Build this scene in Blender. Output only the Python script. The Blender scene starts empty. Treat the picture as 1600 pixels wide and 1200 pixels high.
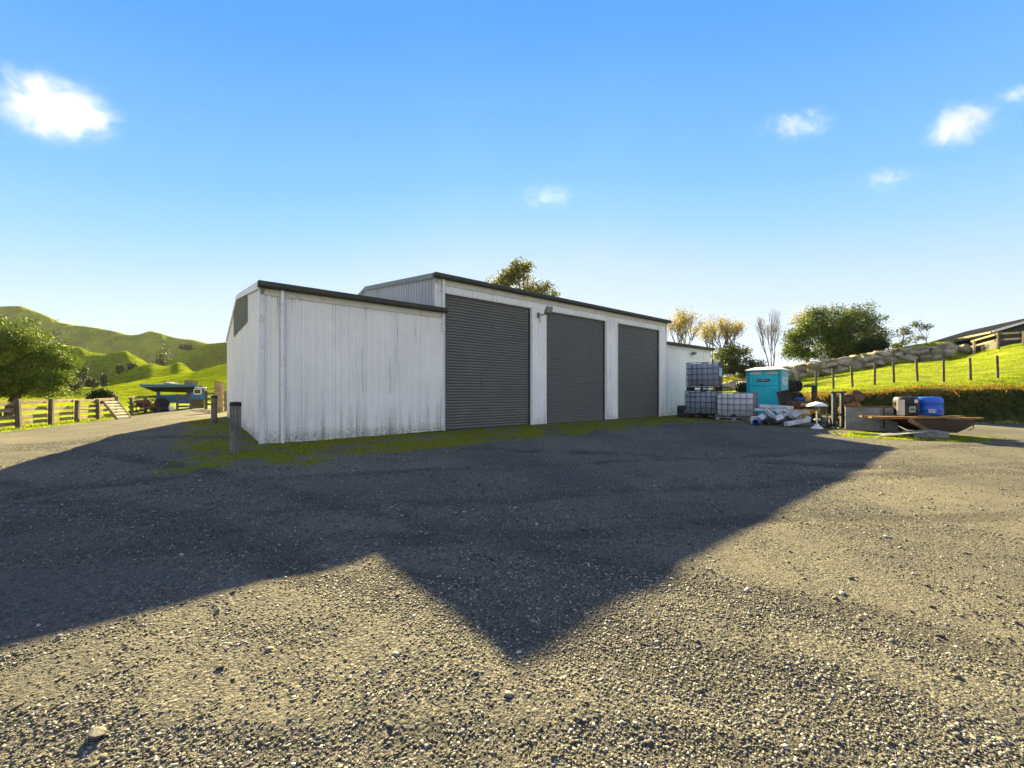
import bpy, math, random
import numpy as np
from mathutils import Vector, Matrix
R = math.radians
rnd = random.Random(7)
rng = np.random.default_rng(11)
sc = bpy.context.scene
COL = sc.collection

# ------------------------------------------------------------------ photo geometry
F = 629.0; CAMH = 1.05; HOR = 615.0           # focal length / eye height over the shed floor / horizon row of the 1600 px photo
D1 = np.array([.786, .618]); D2 = np.array([-.618, .786]); NRM = np.array([.618, -.786])
ORG = np.array([-2.2445, 11.7533])            # front left corner of the tall part of the shed
LANX, RANX, LONG, DEEP = -4.35, 16.84, 12.29, 12.0
SUN_EL, SUN_AZ = 27.68, -13.4                  # elevation, bearing from +Y towards +X

def smooth(a, b, x):
    t = np.clip((np.asarray(x, float) - a) / (b - a), 0, 1)
    return t * t * (3 - 2 * t)

def vnoise(x, y, seed=0):
    x = np.asarray(x, float); y = np.asarray(y, float)
    xi = np.floor(x).astype(np.int64); yi = np.floor(y).astype(np.int64)
    fx = x - xi; fy = y - yi
    def h(a, b):
        n = (a * 374761393 + b * 668265263 + seed * 144665) & 0x7fffffff
        n = ((n ^ (n >> 13)) * 1274126177) & 0x7fffffff
        return ((n ^ (n >> 16)) & 0xffff) / 65535.0
    u = fx * fx * (3 - 2 * fx); v = fy * fy * (3 - 2 * fy)
    return (h(xi, yi) * (1 - u) + h(xi + 1, yi) * u) * (1 - v) + (h(xi, yi + 1) * (1 - u) + h(xi + 1, yi + 1) * u) * v

def fbm(x, y, oct=4, seed=0):
    s = 0; a = .5; t = 0
    for i in range(oct):
        s = s + a * vnoise(x * 2 ** i, y * 2 ** i, seed + i * 17); t += a; a *= .5
    return s / t - .5

BANK = np.array([[40., 13.6], [30., 15.6], [22.5, 17.2], [18.9, 18.0], [15.8, 20.4], [14.2, 24.5], [14.4, 31.], [19., 60.]])
def bank_dist(X, Y):
    """signed distance to the foot of the cut bank, positive uphill"""
    X = np.asarray(X, float); Y = np.asarray(Y, float)
    best = np.full(X.shape, 1e9); sgn = np.ones(X.shape)
    for (a, b) in zip(BANK[:-1], BANK[1:]):
        d = b - a; L2 = (d ** 2).sum()
        t = np.clip(((X - a[0]) * d[0] + (Y - a[1]) * d[1]) / L2, 0, 1)
        dx = X - (a[0] + t * d[0]); dy = Y - (a[1] + t * d[1])
        q = np.hypot(dx, dy); c = d[0] * (Y - a[1]) - d[1] * (X - a[0])
        m = q < best
        best = np.where(m, q, best); sgn = np.where(m, np.where(c < 0, 1., -1.), sgn)
    return best * sgn

WALLX = np.array([.30, .54, .62, .795, .9, 1.01, 1.09, 1.16, 1.28, 1.6, 2.2])     # x/y bearing
WALLD = np.array([42, 38., 36.5, 35., 34., 33., 32., 31.5, 30., 27., 24.])      # depth of the boulder wall
def slope_of(u):
    return np.interp(u, [.3, .54, .795, 1.0, 1.1, 1.28, 1.6, 2.2], [.145, .142, .138, .130, .150, .250, .31, .33])

def Z(X, Y, fine=True):
    X = np.asarray(X, float); Y = np.asarray(Y, float)
    g = -.5635 - .0208 * X + .0432 * Y
    k = .07
    z = -k * np.log(np.exp(-np.clip(g, -3, 3) / k) + 1)
    z = np.maximum(z, -1.2)
    m = -((X - (ORG[0] + LANX * D1[0])) * D1[0] + (Y - (ORG[1] + LANX * D1[1])) * D1[1])
    w = smooth(1.0, 5.5, m) * smooth(5., 11., Y)
    z = z * (1 - w) - .37 * w
    bd = bank_dist(X, Y)
    u = X / np.maximum(Y, 1.0)
    hb = np.interp(u, [.3, .5, .62, .8, 1.0, 1.3], [.6, .7, .8, 1.05, 1.42, 1.52]) + .12 * fbm(X * .7, Y * .7, 3, 5)
    edge = smooth(-.15, .85, bd + .75 * fbm(X * .8, Y * .8, 4, 9))
    up = hb * edge + np.clip(bd - .9, 0, 40) * slope_of(u)
    wd = np.interp(u, WALLX, WALLD)
    back = smooth(0.2, 1.0, Y - wd) * 1.5 * smooth(.25, .5, u) * smooth(1.15, 1.09, u)
    cap = np.where(bd > .9, 1, 0) * np.clip(Y - wd - .5, 0, 200) * (slope_of(u) * .92 / np.maximum(.4, 1))
    up = up + back - cap * np.where(u > 1.1, 1.5, .75)
    up = np.minimum(up, 9)
    z = z + np.where(bd > -.5, up, 0)
    if fine:
        gr = smooth(1.0, 2.0, bd)
        z = z + gr * (.16 * fbm(X * .8, Y * .8, 4, 3)) + (1 - gr) * (.035 * fbm(X * .45, Y * .45, 3, 2) + .022 * fbm(X * 2.6, Y * 2.6, 3, 12) - .020 * rut_at(X, Y))
    return z

def ray(px, py):
    return np.array([(px - 800) / F, 1., (HOR - py) / F])
def at(px, py, d):
    r = ray(px, py) * d
    return Vector((r[0], r[1], r[2] + CAMH))
def zg(x, y):
    return float(Z(np.array([x]), np.array([y]))[0])
def G(px, py, dmin=1.2, dmax=60):
    """first ground point along a photo ray"""
    r = ray(px, py); t = np.geomspace(dmin, dmax, 4000)
    d = r[2] * t + CAMH - Z(r[0] * t, r[1] * t)
    i = int(np.argmax(d < 0)) if (d < 0).any() else len(t) - 1
    return Vector((r[0] * t[i], r[1] * t[i], zg(r[0] * t[i], r[1] * t[i])))
def on_ground(px, depth, dz=0.):
    x = (px - 800) / F * depth
    return Vector((x, depth, zg(x, depth) + dz))

# ------------------------------------------------------------------ mesh helpers
class MB:
    def __init__(s): s.v = []; s.f = []; s.c = []
    def add(s, vs, fs, M=None, col=None):
        o = len(s.v)
        for p in vs:
            p = Vector(p)
            s.v.append(tuple(M @ p) if M is not None else tuple(p))
            if col is not None: s.c.append(col)
        s.f += [tuple(i + o for i in f) for f in fs]
        return s
    def box(s, a, b, M=None, bev=0., col=None):
        (x0, y0, z0), (x1, y1, z1) = a, b
        if bev <= 0:
            vs = [(x0,y0,z0),(x1,y0,z0),(x1,y1,z0),(x0,y1,z0),(x0,y0,z1),(x1,y0,z1),(x1,y1,z1),(x0,y1,z1)]
            return s.add(vs, [(3,2,1,0),(4,5,6,7),(0,1,5,4),(1,2,6,5),(2,3,7,6),(3,0,4,7)], M, col)
        e = bev; vs = []; 
        for z, i in ((z0, e), (z0 + e, 0), (z1 - e, 0), (z1, e)):
            vs += [(x0+i+e,y0+i,z),(x1-i-e,y0+i,z),(x1-i,y0+i+e,z),(x1-i,y1-i-e,z),(x1-i-e,y1-i,z),(x0+i+e,y1-i,z),(x0+i,y1-i-e,z),(x0+i,y0+i+e,z)]
        fs = [tuple(range(7, -1, -1)), tuple(range(24, 32))]
        for k in range(3):
            for j in range(8): fs.append((k*8+j, k*8+(j+1)%8, k*8+8+(j+1)%8, k*8+8+j))
        return s.add(vs, fs, M, col)
    def tube(s, pts, rad, n=8, M=None, caps=True, col=None):
        pts = [Vector(p) for p in pts]; vs = []; fs = []
        rr = rad if hasattr(rad, '__len__') else [rad] * len(pts)
        pn = None
        for i, p in enumerate(pts):
            t = (pts[min(i+1, len(pts)-1)] - pts[max(i-1, 0)])
            t = t.normalized() if t.length > 1e-9 else Vector((0,0,1))
            if pn is None:
                a = Vector((1,0,0)) if abs(t.x) < .8 else Vector((0,1,0)); pn = t.cross(a).normalized()
            else:
                pn = (pn - t * pn.dot(t)); pn = pn.normalized() if pn.length > 1e-6 else t.orthogonal().normalized()
            b = t.cross(pn)
            for k in range(n):
                an = 2 * math.pi * k / n
                vs.append(p + (pn * math.cos(an) + b * math.sin(an)) * rr[i])
        for i in range(len(pts) - 1):
            for k in range(n): fs.append((i*n+k, i*n+(k+1)%n, (i+1)*n+(k+1)%n, (i+1)*n+k))
        if caps: fs += [tuple(range(n-1, -1, -1)), tuple(range((len(pts)-1)*n, len(pts)*n))]
        return s.add(vs, fs, M, col)
    def lathe(s, prof, n=24, M=None, col=None, closed=True):
        vs = []; fs = []
        for r, z in prof:
            for k in range(n):
                a = 2*math.pi*k/n; vs.append((r*math.cos(a), r*math.sin(a), z))
        for i in range(len(prof)-1):
            for k in range(n): fs.append((i*n+k, i*n+(k+1)%n, (i+1)*n+(k+1)%n, (i+1)*n+k))
        if closed: fs += [tuple(range(n-1,-1,-1)), tuple(range((len(prof)-1)*n, len(prof)*n))]
        return s.add(vs, fs, M, col)
    def prism(s, poly, h, M=None, col=None):
        """poly in xy, extruded 0..h in z"""
        n = len(poly); vs = [(x, y, 0) for x, y in poly] + [(x, y, h) for x, y in poly]
        fs = [tuple(range(n-1,-1,-1)), tuple(range(n, 2*n))] + [(i,(i+1)%n,n+(i+1)%n,n+i) for i in range(n)]
        return s.add(vs, fs, M, col)
    def build(s, name, mat, parent=None, smooth_=False, angle=40):
        me = bpy.data.meshes.new(name); me.from_pydata(s.v, [], s.f)
        if s.c:
            at_ = me.attributes.new('tint', 'FLOAT_COLOR', 'POINT')
            at_.data.foreach_set('color', np.array([(*c, 1.) for c in s.c], np.float32).ravel())
        me.materials.append(mat); me.update()
        if smooth_:
            me.polygons.foreach_set('use_smooth', [True] * len(me.polygons))
            try: me.set_sharp_from_angle(angle=R(angle))
            except Exception: pass
        o = bpy.data.objects.new(name, me); COL.objects.link(o)
        if parent is not None: o.parent = parent
        return o

def np_mesh(name, v, quads, mat, cols=None, smooth_=False, parent=None):
    """fast mesh from numpy arrays (all faces the same number of corners)"""
    me = bpy.data.meshes.new(name); k = quads.shape[1]
    me.vertices.add(len(v)); me.vertices.foreach_set('co', np.asarray(v, np.float32).ravel())
    me.loops.add(quads.size); me.loops.foreach_set('vertex_index', quads.astype(np.int32).ravel())
    me.polygons.add(len(quads)); me.polygons.foreach_set('loop_start', np.arange(0, quads.size, k, dtype=np.int32))
    me.polygons.foreach_set('loop_total', np.full(len(quads), k, np.int32))
    if smooth_: me.polygons.foreach_set('use_smooth', np.ones(len(quads), bool))
    me.update(calc_edges=True)
    if cols is not None:
        a = me.attributes.new('tint', 'FLOAT_COLOR', 'POINT')
        c = np.ones((len(v), 4), np.float32); c[:, :3] = cols; a.data.foreach_set('color', c.ravel())
    me.materials.append(mat); me.validate()
    o = bpy.data.objects.new(name, me); COL.objects.link(o)
    if parent is not None: o.parent = parent
    return o

def tag(o, label, cat, group=None):
    o['label'] = label; o['category'] = cat
    if group: o['group'] = group
    return o
def thing(name, label, cat, loc=(0,0,0), rz=0., group=None):
    o = bpy.data.objects.new(name, None); COL.objects.link(o); o.empty_display_size = .2
    o.location = loc; o.rotation_euler = (0, 0, rz)
    return tag(o, label, cat, group)
def copy_tree(o, parent=None):
    c = o.copy(); COL.objects.link(c)
    if parent is not None: c.parent = parent
    for ch in list(o.children): copy_tree(ch, c)
    return c
def rotm(rx=0, ry=0, rz=0, loc=(0,0,0)):
    return Matrix.Translation(loc) @ Matrix.Rotation(rz, 4, 'Z') @ Matrix.Rotation(ry, 4, 'Y') @ Matrix.Rotation(rx, 4, 'X')

# ------------------------------------------------------------------ materials
class NT:
    def __init__(s, name):
        s.m = bpy.data.materials.new(name); s.m.use_nodes = True; s.t = s.m.node_tree; s.t.nodes.clear()
        s.out = s.n('ShaderNodeOutputMaterial')
    def n(s, typ, **kw):
        nd = s.t.nodes.new(typ)
        for k, v in kw.items(): setattr(nd, k, v)
        return nd
    def set(s, sock, val):
        if hasattr(val, 'is_linked') or isinstance(val, bpy.types.NodeSocket): s.t.links.new(val, sock)
        else:
            if isinstance(val, tuple) and len(val) == 3 and sock.type == 'RGBA': val = (*val, 1)
            sock.default_value = val
    def coord(s, kind='Object'): return s.n('ShaderNodeTexCoord').outputs[kind]
    def pos(s): return s.n('ShaderNodeNewGeometry').outputs['Position']
    def map(s, v, scale=(1,1,1), loc=(0,0,0), rot=(0,0,0)):
        m = s.n('ShaderNodeMapping'); s.set(m.inputs['Vector'], v); m.inputs['Scale'].default_value = scale
        m.inputs['Location'].default_value = loc; m.inputs['Rotation'].default_value = rot; return m.outputs[0]
    def noise(s, v, scale, detail=4, rough=.55, dist=0.):
        m = s.n('ShaderNodeTexNoise'); s.set(m.inputs['Vector'], v); m.inputs['Scale'].default_value = scale
        m.inputs['Detail'].default_value = detail; m.inputs['Roughness'].default_value = rough; m.inputs['Distortion'].default_value = dist
        return m.outputs['Fac']
    def voro(s, v, scale, feat='F1', out='Distance', rand=1.):
        m = s.n('ShaderNodeTexVoronoi', feature=feat); s.set(m.inputs['Vector'], v); m.inputs['Scale'].default_value = scale
        m.inputs['Randomness'].default_value = rand; return m.outputs[out]
    def ramp(s, fac, stops):
        m = s.n('ShaderNodeValToRGB'); s.set(m.inputs['Fac'], fac); e = m.color_ramp.elements
        while len(e) < len(stops): e.new(.5)
        for q, (p, c) in zip(e, stops):
            q.position = p; q.color = (*c, 1) if isinstance(c, tuple) else (c, c, c, 1)
        return m.outputs['Color']
    def range(s, v, a, b, c=0., d=1., smooth_=True):
        m = s.n('ShaderNodeMapRange', interpolation_type='SMOOTHSTEP' if smooth_ else 'LINEAR'); s.set(m.inputs['Value'], v)
        for k, q in (('From Min', a), ('From Max', b), ('To Min', c), ('To Max', d)): m.inputs[k].default_value = q
        return m.outputs['Result']
    def math(s, op, a, b=0.):
        m = s.n('ShaderNodeMath', operation=op); s.set(m.inputs[0], a); s.set(m.inputs[1], b); return m.outputs[0]
    def mix(s, fac, a, b, mode='MIX'):
        m = s.n('ShaderNodeMix', data_type='RGBA', blend_type=mode); s.set(m.inputs[0], fac); s.set(m.inputs[6], a); s.set(m.inputs[7], b)
        return m.outputs[2]
    def attr(s, name, out='Color'): return s.n('ShaderNodeAttribute', attribute_name=name).outputs[out]
    def sep(s, c): return s.n_sep(c)
    def n_sep(s, c):
        m = s.n('ShaderNodeSeparateColor'); s.set(m.inputs[0], c); return m.outputs
    def xyz(s, c):
        m = s.n('ShaderNodeSeparateXYZ'); s.set(m.inputs[0], c); return m.outputs
    def bump(s, h, strength=.5, dist=.02, normal=None):
        m = s.n('ShaderNodeBump'); s.set(m.inputs['Height'], h); m.inputs['Strength'].default_value = strength; m.inputs['Distance'].default_value = dist
        if normal is not None: s.set(m.inputs['Normal'], normal)
        return m.outputs[0]
    def bsdf(s, color, rough=.8, metal=0., normal=None, spec=.3, **kw):
        b = s.n('ShaderNodeBsdfPrincipled'); s.set(b.inputs['Base Color'], color); s.set(b.inputs['Roughness'], rough)
        s.set(b.inputs['Metallic'], metal); b.inputs['Specular IOR Level'].default_value = spec
        if normal is not None: s.set(b.inputs['Normal'], normal)
        for k, v in kw.items(): s.set(b.inputs[k.replace('_', ' ')], v)
        return b.outputs[0]
    def done(s, sh): s.t.links.new(sh, s.out.inputs['Surface']); return s.m

def plain(name, col, rough=.7, metal=0., var=.25, scale=6., bump=.0, spec=.35, stain=None, bdist=.01):
    """weathered surface: base colour broken up by two scales of noise"""
    t = NT(name); v = t.coord()
    rn = t.n('ShaderNodeObjectInfo').outputs['Random']
    vv = t.n('ShaderNodeVectorMath', operation='ADD'); t.set(vv.inputs[0], v); cmb = t.n('ShaderNodeCombineXYZ')
    t.set(cmb.inputs[0], t.math('MULTIPLY', rn, 37.)); t.set(vv.inputs[1], cmb.outputs[0]); v = vv.outputs[0]
    n1 = t.noise(v, scale, 5, .6); n2 = t.noise(v, scale * 7, 3, .6)
    dark = tuple(c * (1 - var * 1.6) for c in col); lite = tuple(min(1, c * (1 + var)) for c in col)
    c = t.mix(t.range(n1, .3, .7), dark, lite)
    c = t.mix(t.range(n2, .35, .65, 0, .35), c, dark)
    if stain: c = t.mix(t.range(t.noise(v, scale * 1.7, 6, .7, .6), .52, .68), c, stain)
    nm = t.bump(n2, bump, bdist) if bump else None
    return t.done(t.bsdf(c, t.range(n1, .2, .8, max(.05, rough - .12), min(1, rough + .12)), metal, nm, spec))

def wood(name, dark, lite, rough=.85, along='X', scale=1.):
    t = NT(name); v = t.coord()
    rn = t.n('ShaderNodeObjectInfo').outputs['Random']
    cmb = t.n('ShaderNodeCombineXYZ'); t.set(cmb.inputs[1], t.math('MULTIPLY', rn, 23.)); t.set(cmb.inputs[0], t.math('MULTIPLY', rn, 11.))
    vv = t.n('ShaderNodeVectorMath', operation='ADD'); t.set(vv.inputs[0], v); t.set(vv.inputs[1], cmb.outputs[0])
    s = {'X': (1.2, 22, 22), 'Y': (22, 1.2, 22), 'Z': (22, 22, 1.2)}[along]
    gr = t.noise(t.map(vv.outputs[0], tuple(q * scale for q in s)), 1.6, 5, .62, .4)
    bl = t.noise(vv.outputs[0], 2.2, 4, .6)
    c = t.mix(t.range(gr, .3, .72), dark, lite)
    c = t.mix(t.range(bl, .42, .72, 0, .6), c, tuple(q * .5 for q in dark))
    return t.done(t.bsdf(c, rough, 0, t.bump(gr, .5, .006), .2))

def leafmat(name, trans=.35, rough=.6):
    t = NT(name); c = t.attr('tint')
    d = t.bsdf(c, rough, 0, None, .25)
    tr = t.n('ShaderNodeBsdfTranslucent'); t.set(tr.inputs['Color'], t.mix(1., c, (1.1, 1.2, .4), 'MULTIPLY'))
    m = t.n('ShaderNodeMixShader'); m.inputs[0].default_value = trans; t.t.links.new(d, m.inputs[1]); t.t.links.new(tr.outputs[0], m.inputs[2])
    return t.done(m.outputs[0])

def _line(a, b, w):
    d = np.array(b, float) - np.array(a, float); d /= np.hypot(*d); n = np.array([-d[1], d[0]]); return (float(n[0]), float(n[1]), float(n @ np.array(a)), w)
RUTS = [_line((-6.1, 5.2), (-2.1, 3.55), .34), _line((-8., 7.9), (-3.2, 5.5), .26), _line((3.2, 6.2), (9.8, 7.9), .28), _line((2.6, 8.0), (9.5, 10.0), .24), _line((-14., 11.), (-6.6, 9.9), .3), _line((1.2, 4.3), (6.5, 5.2), .22), _line((-2.4, 1.5), (1.6, 1.75), .25)]
def rut_at(X, Y):
    r = np.zeros(X.shape)
    for nx_, ny_, c_, w in RUTS: r = np.maximum(r, smooth(w * 1.3, w * .4, np.abs(X * nx_ + Y * ny_ - c_ + .45 * fbm(X * .35, Y * .35, 2, 41))))
    return r
def ground_mat():
    t = NT('yard ground'); p = t.pos()
    a = t.n_sep(t.attr('tint')); moss, grass, earth = a[0], a[1], a[2]
    wob = t.noise(p, 3.2, 6, .65); wob2 = t.noise(p, .55, 5, .6); fine = t.noise(p, 26, 4, .7)
    # gravel
    cs = t.voro(p, 105, out='Color'); cg = t.n_sep(cs)[0]; cs2 = t.voro(p, 48, out='Color'); cg2 = t.n_sep(cs2)[1]
    st = t.ramp(cg, [(0., (.027, .029, .032)), (.4, (.060, .061, .060)), (.78, (.112, .108, .094)), (1., (.27, .255, .21))])
    st2 = t.ramp(cg2, [(0., (.028, .030, .033)), (.55, (.070, .071, .070)), (1., (.20, .19, .155))])
    gv = t.mix(.45, st, st2)
    sand = t.mix(t.range(fine, .3, .7), (.086, .082, .074), (.150, .141, .115))
    sand_w = t.math('MULTIPLY', t.range(t.math('ADD', t.math('MULTIPLY', wob2, .7), t.math('MULTIPLY', fine, .3)), .40, .62), .75)
    gv = t.mix(sand_w, gv, sand)
    gv = t.mix(t.range(t.noise(p, .22, 4, .6), .42, .66, 0., .55), gv, (.050, .052, .055))
    px_ = t.xyz(p); rut = None
    for (nx_, ny_, c_, wd_) in RUTS:
        sd_ = t.math('ADD', t.math('MULTIPLY', px_[0], nx_), t.math('ADD', t.math('MULTIPLY', px_[1], ny_), -c_))
        sd_ = t.math('ADD', sd_, t.math('MULTIPLY', t.math('SUBTRACT', t.noise(p, .35, 3, .5), .5), .9))
        b_ = t.range(t.math('ABSOLUTE', sd_), wd_, wd_ * .35); rut = b_ if rut is None else t.math('MAXIMUM', rut, b_)
    rut = t.math('MULTIPLY', rut, t.range(t.noise(p, 1.6, 5, .7), .36, .60))
    gv = t.mix(t.math('MULTIPLY', rut, .9), gv, t.mix(cg, (.026, .027, .028), (.085, .082, .074)))
    # moss and low weeds in the gravel
    mossc = t.mix(t.range(fine, .3, .7), (.052, .060, .010), (.175, .180, .014))
    mossc = t.mix(t.range(moss, 1.0, 1.5), mossc, t.mix(t.range(wob, .35, .65), (.012, .016, .006), (.040, .050, .014)))
    mf = t.range(t.math('ADD', t.math('MULTIPLY', moss, 1.0), t.math('ADD', t.math('MULTIPLY', t.math('SUBTRACT', t.noise(p, 1.2, 7, .72), .5), 4.2), t.math('MULTIPLY', t.math('SUBTRACT', fine, .5), 1.3))), .42, .62)
    # pasture
    gb = t.noise(t.map(p, (1, 1, 2.4)), 1.3, 6, .68); gb2 = t.noise(p, 9, 5, .7)
    gc = t.mix(t.range(gb, .34, .66), (.088, .130, .010), (.19, .225, .012))
    gc = t.mix(t.range(t.noise(p, .42, 4, .6), .50, .72, 0, .55), gc, (.23, .20, .045))
    gc = t.mix(t.range(gb2, .5, .75, 0, .6), gc, (.062, .088, .012))
    gf = t.range(t.math('ADD', grass, t.math('MULTIPLY', t.math('SUBTRACT', wob, .5), .9)), .42, .58)
    # bare earth, rusty brown lip of the cut
    ec = t.mix(t.range(fine, .3, .7), (.085, .042, .012), (.34, .165, .028))
    ec = t.mix(t.range(wob, .44, .64, 0, .8), ec, (.045, .052, .012))
    ef = t.range(t.math('ADD', earth, t.math('MULTIPLY', t.math('SUBTRACT', wob, .5), .7)), .42, .6)
    c = t.mix(mf, gv, mossc); c = t.mix(gf, c, gc); c = t.mix(ef, c, ec)
    # relief
    h1 = t.voro(p, 105); h2 = t.voro(p, 48); h3 = t.noise(p, 30, 5, .75)
    hs = t.math('ADD', t.math('MULTIPLY', h1, -.30), t.math('MULTIPLY', t.math('MULTIPLY', h2, -.75), t.math('SUBTRACT', 1., sand_w)))
    hs = t.math('ADD', hs, t.math('MULTIPLY', h3, .75))
    hs = t.math('ADD', hs, t.math('MULTIPLY', t.math('MULTIPLY', gf, gb2), 6.))
    hs = t.math('ADD', hs, t.math('MULTIPLY', t.math('MULTIPLY', ef, wob), 5.))
    return t.done(t.bsdf(c, .92, 0, t.bump(hs, .8, .017), .02))

def hill_mat():
    t = NT('hill pasture'); p = t.pos()
    n1 = t.noise(p, .035, 6, .6); n2 = t.noise(t.map(p, (1, 1, 5)), .28, 6, .7); n3 = t.noise(p, 1.4, 4, .7)
    c = t.mix(t.range(n1, .35, .65), (.098, .148, .006), (.215, .262, .007))
    c = t.mix(t.range(n2, .44, .68, 0, .75), c, (.045, .062, .012))
    c = t.mix(t.range(t.noise(p, .012, 5, .6), .52, .7, 0, .5), c, (.14, .115, .03))
    c = t.mix(t.range(t.noise(p, .06, 6, .75), .60, .68, 0, .8), c, (.030, .036, .016))
    terr = t.noise(t.map(p, (.05, .05, 1.6)), 1., 3, .5, .3)
    h = t.math('ADD', t.math('MULTIPLY', n2, 1.2), t.math('MULTIPLY', terr, .8)); h = t.math('ADD', h, t.math('MULTIPLY', n3, .35))
    return t.done(t.bsdf(c, .95, 0, t.bump(h, 1., 1.6), .0))

def cladding_mat(name, base, streak=1., seed=0.):
    """painted ribbed sheet with black-green algae runs and splash dirt near the ground"""
    t = NT(name); v = t.coord(); q = t.xyz(v); z = q[2]
    vv = t.map(v, (1, 1, 1), (seed, seed, 0))
    run = t.noise(t.map(vv, (8.5, 8.5, .32)), 1., 5, .62); run2 = t.noise(t.map(vv, (19, 19, .7)), 1., 4, .6)
    patch = t.noise(vv, .8, 5, .6); fine = t.noise(vv, 20, 4, .7)
    c = t.mix(t.range(patch, .3, .7), base, tuple(b * .90 for b in base))
    m1 = t.math('MULTIPLY', t.range(run, .56, .72), t.range(patch, .36, .62))
    c = t.mix(t.math('MULTIPLY', m1, .75 * streak), c, (.115, .118, .095))
    m2 = t.math('MULTIPLY', t.range(run2, .58, .74), t.range(t.noise(vv, 1.7, 4, .6), .42, .66))
    c = t.mix(t.math('MULTIPLY', m2, .6 * streak), c, (.20, .19, .15))
    low = t.range(z, .95, .0, 0., .8)
    m3 = t.math('MULTIPLY', low, t.range(t.math('ADD', run, t.math('MULTIPLY', t.math('SUBTRACT', fine, .5), .5)), .40, .62))
    c = t.mix(t.math('MULTIPLY', m3, .62 * streak), c, (.10, .105, .062))
    m4 = t.math('MULTIPLY', t.range(z, .28, .0), t.range(fine, .3, .6))
    c = t.mix(t.math('MULTIPLY', m4, .6 * streak), c, (.085, .092, .04))
    lp = t.math('FRACT', t.math('DIVIDE', t.math('ADD', t.math('ADD', q[0], q[1]), 40.07), .76))
    c = t.mix(t.math('MULTIPLY', t.math('LESS_THAN', lp, .016), t.range(patch, .3, .7, .2, .6)), c, (.24, .24, .22))
    return t.done(t.bsdf(c, t.range(run, .3, .7, .42, .62), 0, t.bump(fine, .08, .004), .4))

def sky_world():
    w = bpy.data.worlds.new('World'); sc.world = w; w.use_nodes = True; nt = w.node_tree; nt.nodes.clear()
    out = nt.nodes.new('ShaderNodeOutputWorld'); bg = nt.nodes.new('ShaderNodeBackground')
    sk = nt.nodes.new('ShaderNodeTexSky'); sk.sky_type = 'NISHITA'; sk.sun_disc = False
    sk.sun_elevation = R(SUN_EL); sk.sun_rotation = R(SUN_AZ); sk.altitude = 200; sk.air_density = 1.0; sk.dust_density = 0.0; sk.ozone_density = 3.0
    tc = nt.nodes.new('ShaderNodeTexCoord'); sp = nt.nodes.new('ShaderNodeSeparateXYZ'); nt.links.new(tc.outputs['Generated'], sp.inputs[0])
    def M(op, a, b, clamp=False):
        m = nt.nodes.new('ShaderNodeMath'); m.operation = op; m.use_clamp = clamp
        for q, v in ((0, a), (1, b)):
            if isinstance(v, (int, float)): m.inputs[q].default_value = v
            else: nt.links.new(v, m.inputs[q])
        return m.outputs[0]
    def mixc(f, a, b):
        m = nt.nodes.new('ShaderNodeMix'); m.data_type = 'RGBA'
        for q, v in ((0, f), (6, a), (7, b)):
            if isinstance(v, (int, float)): m.inputs[q].default_value = v
            elif isinstance(v, tuple): m.inputs[q].default_value = (*v, 1)
            else: nt.links.new(v, m.inputs[q])
        return m.outputs[2]
    # deeper blue away from the sun's bearing, pale fill added behind the camera to brighten shaded walls
    xo, yo, zo = sp.outputs
    t1 = M('MULTIPLY', M('MAXIMUM', M('SUBTRACT', M('MULTIPLY', xo, -1.), .12), 0.), .22); t2 = M('MULTIPLY', M('MAXIMUM', M('SUBTRACT', xo, .2), 0.), .20)
    tt = M('ADD', zo, M('ADD', t1, t2))
    rp = nt.nodes.new('ShaderNodeValToRGB'); e = rp.color_ramp.elements
    while len(e) < len(SKY_STOPS): e.new(.5)
    for q, (p, c) in zip(e, SKY_STOPS): q.position = p; q.color = (*[v * K_ for v in c], 1)
    nt.links.new(tt, rp.inputs[0])
    front = mixc(SKY_MIX, sk.outputs[0], rp.outputs[0])
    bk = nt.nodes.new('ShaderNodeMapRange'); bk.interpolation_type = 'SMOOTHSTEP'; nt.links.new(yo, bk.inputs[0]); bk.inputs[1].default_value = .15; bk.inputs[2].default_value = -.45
    class mx: outputs = {2: mixc(bk.outputs[0], front, tuple(v * K_ for v in BACK_FILL))}
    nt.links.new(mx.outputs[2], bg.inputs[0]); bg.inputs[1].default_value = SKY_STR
    nt.links.new(bg.outputs[0], out.inputs[0])

# ------------------------------------------------------------------ light, camera, colour
EXPOSURE = 2.92
SKY_STR = .10; SKY_MIX = .97; K_ = 1 / (SKY_STR * 2 ** EXPOSURE)
BACK_FILL = (.74, .84, 1.10)  # fill colour for the unseen rear sky, added to lift the shaded walls
SKY_STOPS = [(0.0, (.82, .875, .99)), (.10, (.79, .855, .99)), (.19, (.70, .80, .99)), (.30, (.57, .735, .985)), (.40, (.33, .64, 1.0)), (.475, (.215, .55, 1.0)), (.68, (.075, .365, 1.0)), (.80, (.06, .32, .98)), (.92, (.45, .63, .98)), (1.0, (.6, .75, 1.))]
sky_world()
sl = bpy.data.lights.new('sun', 'SUN'); so = bpy.data.objects.new('sun', sl); COL.objects.link(so)
sl.energy = 5.0; sl.angle = R(.5); sl.color = (1., .79, .37)
sd = Vector((math.sin(R(SUN_AZ)) * math.cos(R(SUN_EL)), math.cos(R(SUN_AZ)) * math.cos(R(SUN_EL)), math.sin(R(SUN_EL))))
so.rotation_euler = sd.to_track_quat('Z', 'Y').to_euler(); so.location = (0, 0, 30)
cam = bpy.data.cameras.new('camera'); co = bpy.data.objects.new('camera', cam); COL.objects.link(co)
co.location = (0, 0, CAMH); co.rotation_euler = (R(90), 0, 0); cam.sensor_width = 36; cam.lens = 36 * F / 1600
cam.shift_y = (HOR - 600) / 1600; cam.clip_start = .05; cam.clip_end = 9000; sc.camera = co
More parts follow.
